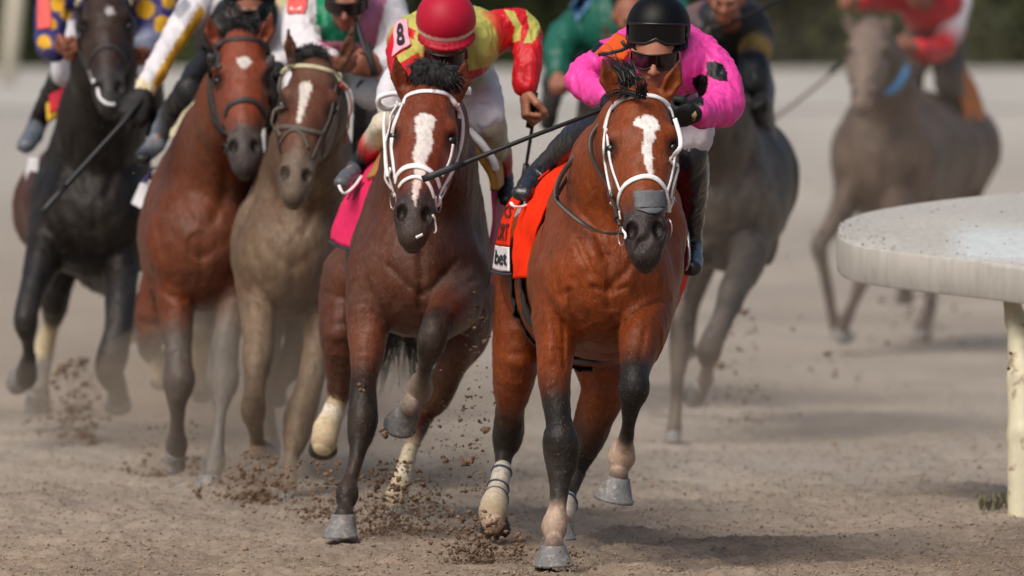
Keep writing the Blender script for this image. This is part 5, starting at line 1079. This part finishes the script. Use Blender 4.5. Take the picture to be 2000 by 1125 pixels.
J7 = dict(label='jockey in teal green silks with a light blue card, blurred between the two leaders', vox=.012, seed=11, wr=.008, skin=SK2, goggles=False,
  head=(1232, 30, 50.9, 32), look=(.1, -1, -.4),
  torso=[(1225, 50, 51.2, 190, .8, TEAL), (1225, 40, 51.4, 200, .7, TEAL), (1215, 70, 51.7, 165, .7, TEAL), (1205, 110, 51.9, 140, .9, TEAL)],
  arms=[[(1150, 40, 51.3, 80, 1, DKG), (1110, 70, 51.2, 70, 1, TEAL), (1092, 95, 51.1, 60, 1, TEAL), (1090, 140, 51.0, 50, 1, TEAL)], [(1310, 30, 51.3, 80, 1, TEAL), (1330, 60, 51.2, 66, 1, TEAL), (1320, 110, 51.1, 50, 1, TEAL)]],
  hands=[dict(w=(1090, 148, 50.95), d=(0, -.5, -.8), g=(.9, .1, 0), s=1.1), dict(w=(1316, 118, 51.05), d=(-.3, -.5, -.7), g=(.9, .1, 0))],
  legs=[[(1180, 100, 51.8, 80, 1), (1130, 130, 51.5, 66, 1), (1085, 160, 51.2, 50, 1)], [(1230, 100, 51.8, 80, 1), (1260, 130, 51.5, 66, 1), (1270, 160, 51.2, 50, 1)]],
  bmat=mat('dark_breeches', lin((60, 62, 68)), .7, var=.1),
  feet=[[(1085, 160, 51.2, 46, 1, lin((70, 74, 80))), (1075, 200, 51.4, 36, 1, lin((60, 64, 70))), (1070, 240, 51.5, 30, 1, BLACKC)], [(1270, 160, 51.2, 46, 1, BLACKC), (1275, 220, 51.4, 36, 1, BLACKC)]],
  helmet=dict(c=(1234, -14, 51.0), r=46, col=DKG), bootmat=mat('boot_colours'))
jockey(J7); card(J7, [(1112, 12), (1150, -24), (1162, -2), (1128, 44)], 51.1, '9', mat('card_blue', lin((120, 170, 214)), .7), mat('dark_print', lin((60, 80, 100)), .7))
J5 = dict(label='jockey in black silks with gold cuffs riding the dusty grey horse', vox=.0115, seed=12, wr=.008, skin=SK2, goggles=False,
  head=(1418, -6, 48.1, 33), look=(-.1, -1, -.4),
  torso=[(1425, 50, 48.5, 140, .8, lin((34, 32, 34))), (1425, 50, 48.8, 150, .7, lin((34, 32, 34))), (1430, 90, 49.1, 140, .7, lin((34, 32, 34))), (1435, 130, 49.3, 120, .9, lin((34, 32, 34)))],
  arms=[[(1370, 40, 48.55, 70, 1, lin((110, 84, 84))), (1345, 90, 48.4, 56, 1, lin((34, 32, 34))), (1350, 130, 48.2, 46, 1, lin((34, 32, 34)))], [(1462, 40, 48.55, 66, 1, lin((40, 38, 38))), (1480, 85, 48.45, 58, 1, lin((60, 54, 44))), (1474, 100, 48.4, 56, 1, lin((150, 124, 66))), (1470, 112, 48.38, 50, 1, lin((34, 32, 34))), (1474, 150, 48.3, 52, 1, lin((34, 36, 38))), (1482, 180, 48.3, 40, 1, lin((34, 36, 38)))]],
  hands=[dict(w=(1352, 138, 48.1), d=(0, -.7, -.6), g=(.9, .1, 0)), dict(w=(1482, 184, 48.28), d=(0, -.3, -.9), g=(.7, -.5, .2), glove=GLV)],
  legs=[[(1410, 130, 49.2, 86, 1), (1380, 170, 48.9, 70, 1), (1372, 210, 48.6, 54, 1)], [(1460, 130, 49.2, 80, 1), (1478, 170, 48.9, 66, 1), (1484, 200, 48.6, 50, 1)]],
  bmat=mat('dusty_breeches', lin((120, 118, 116)), .8, var=.2),
  feet=[[(1372, 210, 48.6, 46, 1, BLACKC), (1372, 280, 48.8, 36, 1, BLACKC), (1370, 310, 48.6, 30, .8, BLACKC)], [(1486, 205, 48.6, 46, 1, lin((90, 90, 92))), (1496, 260, 48.8, 38, 1, lin((110, 110, 114))), (1502, 320, 48.85, 32, 1, lin((84, 82, 82))), (1498, 345, 48.7, 30, .8, lin((60, 58, 58)))]],
  helmet=dict(c=(1420, -44, 48.2), r=50, col=lin((26, 24, 26))), bootmat=mat('boot_colours'))
jockey(J5)
rod('riding_crop', [P(1384, 62, 48.2), P(1430, 44, 48.1), P(1480, 22, 48.0), P(1530, -4, 47.9)], .007, .009, mat('crop_black'), 'riding crop pointing up to the right beside the jockey in black', 'whip')
RD6 = lin((190, 24, 44))
J6 = dict(label='jockey in red silks with a white sleeve on the far right horse', vox=.0125, seed=13, wr=.008, skin=SK2, goggles=False,
  head=(1790, -30, 58.3, 28), look=(-.2, -1, -.3),
  torso=[(1815, 10, 58.6, 120, .8, RD6), (1825, 20, 58.8, 125, .8, RD6), (1830, 50, 59.0, 110, .8, RD6), (1830, 85, 59.1, 100, .9, RD6)],
  arms=[[(1760, -8, 58.5, 60, 1, RD6), (1710, -6, 58.3, 50, 1, RD6), (1680, -2, 58.1, 44, 1, RD6)], [(1875, 0, 58.7, 46, 1, WHT), (1862, 50, 58.6, 46, 1, WHT), (1840, 92, 58.45, 46, 1, RD6), (1815, 102, 58.3, 44, 1, RD6), (1795, 96, 58.2, 38, 1, RD6)]],
  hands=[dict(w=(1676, 2, 58.05), d=(-.6, -.7, -.2), g=(.2, -.2, .9)), dict(w=(1788, 94, 58.15), d=(-.8, -.5, 0), g=(.2, -.4, .8))],
  legs=[[(1800, 80, 59.0, 76, 1), (1790, 110, 58.8, 62, 1), (1785, 130, 58.6, 50, 1)], [(1845, 80, 59.0, 80, 1), (1852, 120, 58.8, 62, 1), (1852, 160, 58.6, 52, 1)]],
  bmat=mat('dusty_breeches2', lin((80, 74, 68)), .8, var=.2),
  feet=[[(1785, 130, 58.6, 40, 1, BLACKC), (1785, 190, 58.7, 32, 1, BLACKC), (1780, 210, 58.6, 26, .8, BLACKC)], [(1852, 150, 58.6, 48, 1, lin((64, 58, 54))), (1868, 200, 58.75, 42, 1, lin((70, 62, 58))), (1890, 250, 58.9, 40, 1, lin((60, 54, 50))), (1885, 290, 58.9, 44, .8, lin((150, 110, 76))), (1870, 300, 58.7, 34, .7, lin((150, 110, 76)))]],
  helmet=dict(c=(1795, -66, 58.35), r=42, col=RD6), bootmat=mat('boot_colours'))
jockey(J6)
rod('riding_crop', [P(1650, 122, 57.9), P(1640, 130, 57.9), P(1580, 180, 57.8), P(1512, 232, 57.7)], .008, .010, mat('crop_grey', lin((110, 100, 96)), .7), 'thin pale riding crop slanting down to the left of the far right horse', 'whip')
# ================================================================== ground, rail, hedge
def ground_h(X, Y):
    p = np.stack([X.ravel(), Y.ravel(), np.zeros(X.size)], 1)
    h = (fbm(p, 1.3, 41, 2)-.5)*.06+(fbm(p*[1, .8, 1], 5, 42, 3)-.5)*.085+(1-np.abs(fbm(p, 22, 43, 3)*2-1)*2-.3)*.012+(vn(p, 60, 44)-.5)*.011
    return (h-.012).reshape(X.shape)
xs = np.concatenate([[-300, -120, -50, -20, -9, -5, -3.6], np.arange(-2.7, 2.7, .015), [3.6, 5, 9, 20, 50, 120, 300]])
ys = np.concatenate([[-30, 0, 20, 30, 35, 36.8], np.arange(37.5, 42.5, .013), np.arange(42.5, 50, .03), np.arange(50, 75, .15), [80, 88, 100, 120, 150, 200, 300, 600, 1200]])
X, Y = np.meshgrid(xs, ys, indexing='ij'); fade = np.clip((70-Y)/30, 0, 1)*np.clip((Y-36)/1.5, 0, 1)*np.clip((4-np.abs(X))/1.3, 0, 1)
Z = ground_h(X, Y)*fade-.012*(1-fade)
nx_, ny_ = X.shape; I = np.arange(nx_*ny_).reshape(nx_, ny_)
F = np.stack([I[:-1, :-1].ravel(), I[1:, :-1].ravel(), I[1:, 1:].ravel(), I[:-1, 1:].ravel()], 1)
V = np.stack([X.ravel(), Y.ravel(), Z.ravel()], 1)
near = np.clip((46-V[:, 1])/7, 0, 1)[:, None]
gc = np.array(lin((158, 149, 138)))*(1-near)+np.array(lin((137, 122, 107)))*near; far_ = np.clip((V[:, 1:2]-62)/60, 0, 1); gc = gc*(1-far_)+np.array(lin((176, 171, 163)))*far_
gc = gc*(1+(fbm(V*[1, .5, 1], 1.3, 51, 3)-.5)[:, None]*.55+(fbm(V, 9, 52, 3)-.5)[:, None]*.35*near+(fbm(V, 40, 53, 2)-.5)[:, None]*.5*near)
def dirtmat():
    m = mat('track_dirt', attr=True, rough=.95, spec=.15, var=.13, vscale=38, bump=.004, bscale=120, speck=(85, .60, lin((96, 78, 62)), .5)); return m
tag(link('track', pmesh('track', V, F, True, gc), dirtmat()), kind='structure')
tag(link('path', pmesh('path', [(-120, 128, .006), (120, 134, .006), (120, 169, .006), (-120, 169, .006)], [(0, 1, 2, 3)]), mat('pale_path', lin((177, 173, 165)), .95, var=.08, vscale=.3)), kind='structure')
tag(link('grass', pmesh('grass', [(-300, 166, .012), (300, 166, .012), (300, 1200, .012), (-300, 1200, .012)], [(0, 1, 2, 3)]), mat('far_grass', lin((84, 88, 52)), .95, var=.3, vscale=.5)), kind='structure')
# crumbs lying on the track, crumbs thrown up by the hooves
ICO_V = []; _p = (1+5**.5)/2
for a in (-1, 1):
    for b in (-_p, _p): ICO_V += [(0, a, b), (a, b, 0), (b, 0, a)]
ICO_V = np.array(ICO_V)/np.linalg.norm([1, _p])
from itertools import combinations
ICO_F = np.array([t for t in combinations(range(12), 3) if all(abs(np.linalg.norm(ICO_V[i]-ICO_V[j])-2/np.linalg.norm([1, _p])) < .01 for i, j in combinations(t, 2))])
ICO_F = np.array([t if np.dot(np.cross(ICO_V[t[1]]-ICO_V[t[0]], ICO_V[t[2]]-ICO_V[t[0]]), ICO_V[t[0]]) > 0 else t[::-1] for t in ICO_F])
def lumps(name, C, R, label, cat, flat=.7, jit=.35, col=None):
    n = len(C); Q = ICO_V[None]*(1+(RNG.rand(n, 12, 1)-.5)*jit*2)*R[:, None, None]*(1+(RNG.rand(n, 1, 3)-.5)*.7); Q[..., 2] *= flat
    Vv = (C[:, None, :]+Q).reshape(-1, 3); Ff = (ICO_F[None]+np.arange(n)[:, None, None]*12).reshape(-1, 3)
    cc = np.array(col if col is not None else lin((158, 138, 118)))*(.6+.6*RNG.rand(n, 1)); cc = np.repeat(cc, 12, 0)
    return tag(link(name, pmesh(name, Vv, Ff, False, cc), mat('crumb_dirt', attr=True, rough=.95, spec=.15, bump=.002, bscale=150)), label, cat, kind='stuff')
n = 80000; cy_ = 37.7+11*RNG.rand(n)**2.1; cx_ = (RNG.rand(n)-.5)*4.6
keep = vn(np.stack([cx_*1.0, cy_*1.0, cx_*0], 1), 5, 61)+RNG.rand(n)*.6 > .5; cx_, cy_ = cx_[keep], cy_[keep]
cz_ = ground_h(cx_, cy_); rr = .0018+.0042*RNG.rand(len(cx_))**3+(RNG.rand(len(cx_)) > .992)*.008*RNG.rand(len(cx_))
lumps('dirt_crumbs', np.stack([cx_, cy_, cz_+rr*.3], 1), rr, 'loose crumbs of brown dirt on the track surface', 'dirt')
SP = []; SR = []
def splash(px, py, w, h, Yc, n, r0, r1, dy=.25, pw=1.0):
    h = h*1.35; pw = pw*.85; r1 = r1*1.35; ph = RNG.rand()*6
    for _ in range(int(n*1.7)):
        u, v_ = RNG.randn()*.42, RNG.rand()**(pw+.8*abs(math.sin(ph+RNG.rand()*2)))
        a_ = (.5+v_)*w; SP.append(P(px+u*a_, py-v_*h*(.6+.4*math.cos(u*3)), Yc+RNG.randn()*dy)); SR.append((r0+(r1-r0)*RNG.rand()**6)*.62)
splash(930, 1105, 120, 80, 38.9, 900, .0025, .013, .12, 1.6); splash(1000, 1110, 60, 50, 38.7, 200, .0025, .010, .1, 1.6); splash(1110, 1115, 90, 40, 38.4, 160, .002, .008, .1, 1.6)
splash(770, 1045, 130, 110, 40.6, 1300, .003, .013, .25, 1.7); splash(640, 1010, 150, 90, 41.2, 500, .003, .012, .3, 1.7); splash(500, 985, 110, 80, 43.0, 700, .004, .016, .25, 1.5)
splash(330, 930, 130, 90, 45.2, 350, .004, .014, .3, 1.6); splash(150, 870, 80, 130, 48.0, 420, .005, .020, .3, 1.2); splash(850, 1000, 70, 200, 40.8, 160, .0025, .009, .3, 1.4)
splash(930, 960, 45, 320, 40.2, 130, .003, .010, .3, 1); splash(880, 900, 110, 280, 40.6, 120, .002, .007, .5, 1); splash(1440, 870, 90, 200, 49.5, 160, .006, .018, .4, 1.3); splash(1790, 700, 120, 120, 59, 160, .006, .02, .4, 1.3)
splash(1620, 760, 300, 330, 52, 50, .006, .016, 1, 1); splash(740, 940, 200, 500, 42, 110, .0015, .005, 1, 1); splash(1150, 1080, 500, 950, 40, 90, .001, .0028, 1.2, 1); splash(300, 900, 300, 800, 43, 70, .0015, .004, 1, 1); splash(560, 1000, 500, 950, 42, 90, .001, .003, 1.2, 1)
for x, y, r in ((914, 900, .018), (948, 838, .012), (905, 800, .008), (700, 760, .012), (745, 845, .014), (870, 893, .011), (925, 866, .010), (892, 872, .006), (770, 930, .012), (910, 960, .010), (880, 1000, .009), (946, 620, .008), (930, 690, .006)):
    for k in range(4): SP.append(P(x+RNG.randn()*5, y+RNG.randn()*3, 40.1+RNG.rand()*.02)); SR.append(r*(.5+.5*RNG.rand()))
lumps('flying_dirt', np.array(SP), np.array(SR), 'clods and crumbs of dirt kicked into the air by the hooves', 'dirt', .9, .55, lin((122, 100, 82)))
# ------------------------------------------------------------------ inner rail
root = empty('track_rail', P(1985, 1010, 41.95)*[1, 1, 0], 'weathered white track rail with a broad curved cover beside the far right post', 'rail')
nearE = [(2220, 548, 41.4), (2100, 533, 41.7), (2000, 520, 42.0), (1900, 508, 42.25), (1800, 497, 42.45), (1720, 487, 42.62), (1668, 477, 42.78), (1643, 465, 42.9), (1634, 450, 43.0)]
farE = [(2220, 362, 44.7), (2100, 369, 44.5), (2000, 375, 44.3), (1900, 384, 44.15), (1800, 396, 44.0), (1720, 409, 43.85), (1672, 421, 43.6), (1643, 435, 43.3), (1634, 450, 43.0)]
ne = crv([P(*q) for q in nearE], 5); fe = crv([P(*q) for q in farE], 5); nn = len(ne)
cen = [(a+b)/2 for a, b in zip(ne, fe)]; cen[-1] = cen[-3]
loops = []
for ins, dz in ((.14, -.142), (.008, -.140), (0, -.132), (0, -.018), (.006, -.005), (.022, 0)):
    L = []
    for e, c_ in list(zip(ne, cen))+list(zip(fe[:-1], cen[:-1]))[::-1]:
        d = nrm((c_-e)*[1, 1, 0]) if np.linalg.norm((c_-e)[:2]) > 1e-4 else np.array([1., 0, 0]); L.append(e+d*ins+np.array([0, 0, dz]))
    loops.append(L)
m_ = len(loops[0]); V = [p for L in loops for p in L]; F = []
for k in range(len(loops)-1):
    for i in range(m_-1): F.append((k*m_+i, k*m_+i+1, (k+1)*m_+i+1, (k+1)*m_+i))
top0 = (len(loops)-1)*m_
K = 10; G = []
for i in range(nn):
    a = V[top0+i]; b = V[top0+(m_-1-i)] if i < nn-1 else V[top0+nn-1]
    G.append([a*(1-k/K)+b*k/K+np.array([0, 0, .02*math.sin(math.pi*k/K)*min(1, (nn-1-i)/6)]) for k in range(K+1)])
b0 = len(V); V += [p for r in G for p in r]
for i in range(nn-1):
    for k in range(K): F.append((b0+i*(K+1)+k, b0+(i+1)*(K+1)+k, b0+(i+1)*(K+1)+k+1, b0+i*(K+1)+k+1))
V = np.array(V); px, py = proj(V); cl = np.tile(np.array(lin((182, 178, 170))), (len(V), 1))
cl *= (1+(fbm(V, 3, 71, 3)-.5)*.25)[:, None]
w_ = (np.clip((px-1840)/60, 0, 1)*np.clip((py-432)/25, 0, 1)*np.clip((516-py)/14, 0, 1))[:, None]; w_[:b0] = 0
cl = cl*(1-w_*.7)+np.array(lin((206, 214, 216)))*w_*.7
RM = mat('rail_paint', attr=True, rough=.55, spec=.3, var=.14, vscale=16, bump=.001, bscale=90, speck=(26, .66, lin((160, 150, 130)), .4), stretch=(2.5, 1, .35))
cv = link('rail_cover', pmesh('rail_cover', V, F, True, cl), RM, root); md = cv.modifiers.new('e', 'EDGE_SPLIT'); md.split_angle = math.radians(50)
PM = mat('post_paint', lin((206, 199, 172)), .5, spec=.4, var=.22, vscale=9, bump=.001, bscale=70, speck=(16, .62, lin((128, 92, 50)), .7), stretch=(1, 1, .3))
vp = Vol(.008); vp.chain([(1976, 590, 42.3, 34), (1984, 625, 42.3, 40), (1996, 680, 42.22, 52), (1998, 740, 42.15, 60), (1998, 850, 42.08, 60), (1998, 1040, 42.0, 60)], .02)
pm_, _, _ = vp.mesh('rail_post'); link('rail_post', pm_, PM, root)
for q in ((1974, 690), (1970, 720)): link('bolt', uvsphere('bolt', P(q[0], q[1], 42.08), .007, 10, 6), mat('rust_bolt', lin((70, 52, 40)), .6), root)
# crumbs of dirt lying on the cover
cc_ = []
for _ in range(300):
    i = RNG.randint(0, nn-2); k = RNG.rand()**2.2*K; k0 = int(min(k, K-1)); g = G[i][k0]*(1-(k-k0))+G[i][k0+1]*(k-k0); t = RNG.rand(); g2 = G[i+1][k0]*(1-(k-k0))+G[i+1][k0+1]*(k-k0)
    cc_.append(g*(1-t)+g2*t+[0, 0, .002])
lumps('dirt_specks', np.array(cc_), (.001+.003*RNG.rand(len(cc_))**2), 'specks of dirt lying on top of the white rail', 'dirt', .6, .4, lin((110, 96, 82)))
# weeds at the foot of the post
wr = empty('weed', P(1958, 985, 42.3)*[1, 1, 0], 'small green weed growing at the foot of the rail post', 'plant')
V = []; F = []; gcv = []
for _ in range(110):
    b = P(1915+RNG.rand()*80, 0, 42.2+RNG.rand()*.5)*[1, 1, 0]; a = RNG.rand()*6.28; L = .02+.05*RNG.rand(); d = np.array([math.cos(a)*.5, math.sin(a)*.5, .9])*L; s_ = np.array([-math.sin(a), math.cos(a), 0])*.006
    i = len(V); V += [b-s_*.4, b+s_*.4, b+d*.6+s_, b+d*.6-s_, b+d]; F += [(i, i+1, i+2, i+3), (i+3, i+2, i+4)]
link('leaves', pmesh('leaves', V, F), mat('weed_leaf', lin((112, 110, 86)), .8, var=.3, vscale=30), wr)
# ------------------------------------------------------------------ hedge and fence far behind
hroot = empty('hedge', (0, 169, 0), 'dark green hedge running along the far side behind the whole field', 'hedge')
n = 30000; hx = (RNG.rand(n)-.5)*44; hz = RNG.rand(n)*4.2; hy = 167+RNG.rand(n)**2*2.5+np.sin(hx*1.7)*.35+np.sin(hx*.6+2)*.5+(vn(np.stack([hx, hz*1.4, hz*0], 1), .9, 81)-.5)*1.6
top = 3.4+np.sin(hx*.9)*.25+vn(np.stack([hx, hx*0, hx*0], 1), 1.6, 83)*.8; k_ = hz < top; hx, hy, hz = hx[k_], hy[k_], hz[k_]; n = len(hx)
c = np.stack([hx, hy, hz], 1); a = RNG.randn(n, 3); a /= np.linalg.norm(a, axis=1, keepdims=True); b = np.cross(a, RNG.randn(n, 3)); b /= np.linalg.norm(b, axis=1, keepdims=True)
s_ = (.06+.10*RNG.rand(n))[:, None]; V = np.stack([c-a*s_, c-b*s_*.5, c+a*s_, c+b*s_*.5], 1).reshape(-1, 3); F = np.arange(4*n).reshape(n, 4)
cl = np.array([lin((62, 74, 36)), lin((80, 88, 44)), lin((48, 56, 30)), lin((98, 88, 58))])[np.minimum(3, (vn(c, 1.1, 85)*3.2+RNG.rand(n)*.8).astype(int))]
link('foliage', pmesh('foliage', V, F, False, np.repeat(cl, 4, 0)), mat('hedge_leaf', attr=True, rough=.75), hroot)
for i in range(22):
    x = -21+i*2; sweep('trunk', [np.array([x, 169.2, 0]), np.array([x+.1, 169.3, 1.2]), np.array([x-.1, 169.2, 2.6])], .16, .16, None, mat('bark', lin((86, 72, 58)), .9), hroot, 8)
link('dark_core', uvsphere('dark_core', (0, 170.2, 1.55), 1.0, 48, 16, sc=(22, .9, 1.55)), mat('hedge_dark_core', lin((40, 42, 28)), .95, var=.4, vscale=3), hroot)  # added dark inner volume, the hedge's inner shade put into its colour
rp = empty('rail_post_far', (-7.4, 160, 0), 'pale blurred post standing at the top left edge', 'post'); rp.name = 'boundary_post'
sweep('post', [P(14, 190, 150)*[1, 1, 0], P(20, 100, 150), P(34, -40, 150)], .27, .2, None, mat('pale_post', lin((196, 188, 170)), .8), rp, 10)
sweep('post_cap', [P(34, -40, 150), P(35, -48, 150)], .33, .26, None, mat('pale_post'), rp, 10)
# ------------------------------------------------------------------ dust hanging behind the hooves
def dustcloud(q, r, dens, label):
    c = P(*q); me = uvsphere('dust_cloud', c, 1.0, 32, 20, sc=r)
    V = np.array([v.co[:] for v in me.vertices]); d = (fbm(V, 1.6, 91, 3)-.5)*.9; V = c+(V-c)*(1+d[:, None]); V[:, 2] = np.maximum(V[:, 2], .02); me.vertices.foreach_set('co', V.astype(np.float32).ravel())
    m = bpy.data.materials.new('dust_air'); m.use_nodes = True; nt = m.node_tree; nt.nodes.remove(nt.nodes['Principled BSDF'])
    pv = nt.nodes.new('ShaderNodeVolumePrincipled'); pv.inputs['Density'].default_value = dens; pv.inputs['Color'].default_value = (*lin((226, 210, 192)), 1); pv.inputs['Anisotropy'].default_value = .2
    nt.links.new(pv.outputs[0], nt.nodes['Material Output'].inputs['Volume'])
    return tag(link('dust_cloud', me, m), label, 'dust', kind='stuff')
dustcloud((440, 770, 45.4), (.58, .55, .44), .48, 'thin dust hanging around the legs of the left pack')
dustcloud((560, 800, 44.5), (.60, .45, .48), .42, 'thin dust between the legs of the dusty brown horse')
dustcloud((760, 700, 43.6), (.70, .7, .6), .16, 'thin dust trailing behind the number 8 horse')
dustcloud((500, 950, 43.1), (.22, .22, .14), 1.3, 'small dust puff at the hooves of the dusty brown horse')
dustcloud((770, 1010, 40.75), (.20, .2, .13), 1.2, 'small dust puff behind the number 8 horse')
dustcloud((150, 800, 48.1), (.2, .2, .24), 1.0, 'small dust puff behind the near black horse')
dustcloud((1000, 860, 45.6), (3.2, 1.1, .42), .12, 'low dust drifting over the track behind the leaders')
dustcloud((1500, 760, 52), (3.5, 1.5, .7), .04, 'low dust drifting over the track at the right')
dustcloud((1420, 650, 46.2), (.9, .9, .75), .03, 'thin dust in front of the dark grey horse')
dustcloud((1700, 450, 53.5), (1.3, 1.6, 1.2), .03, 'thin dust in front of the far right horse')
dustcloud((250, 700, 50.5), (1.5, .9, .8), .5, 'thin dust behind the near black horse')
for o in list(bpy.data.objects):
    if o.type == 'EMPTY' and o.parent is None: adopt(o)
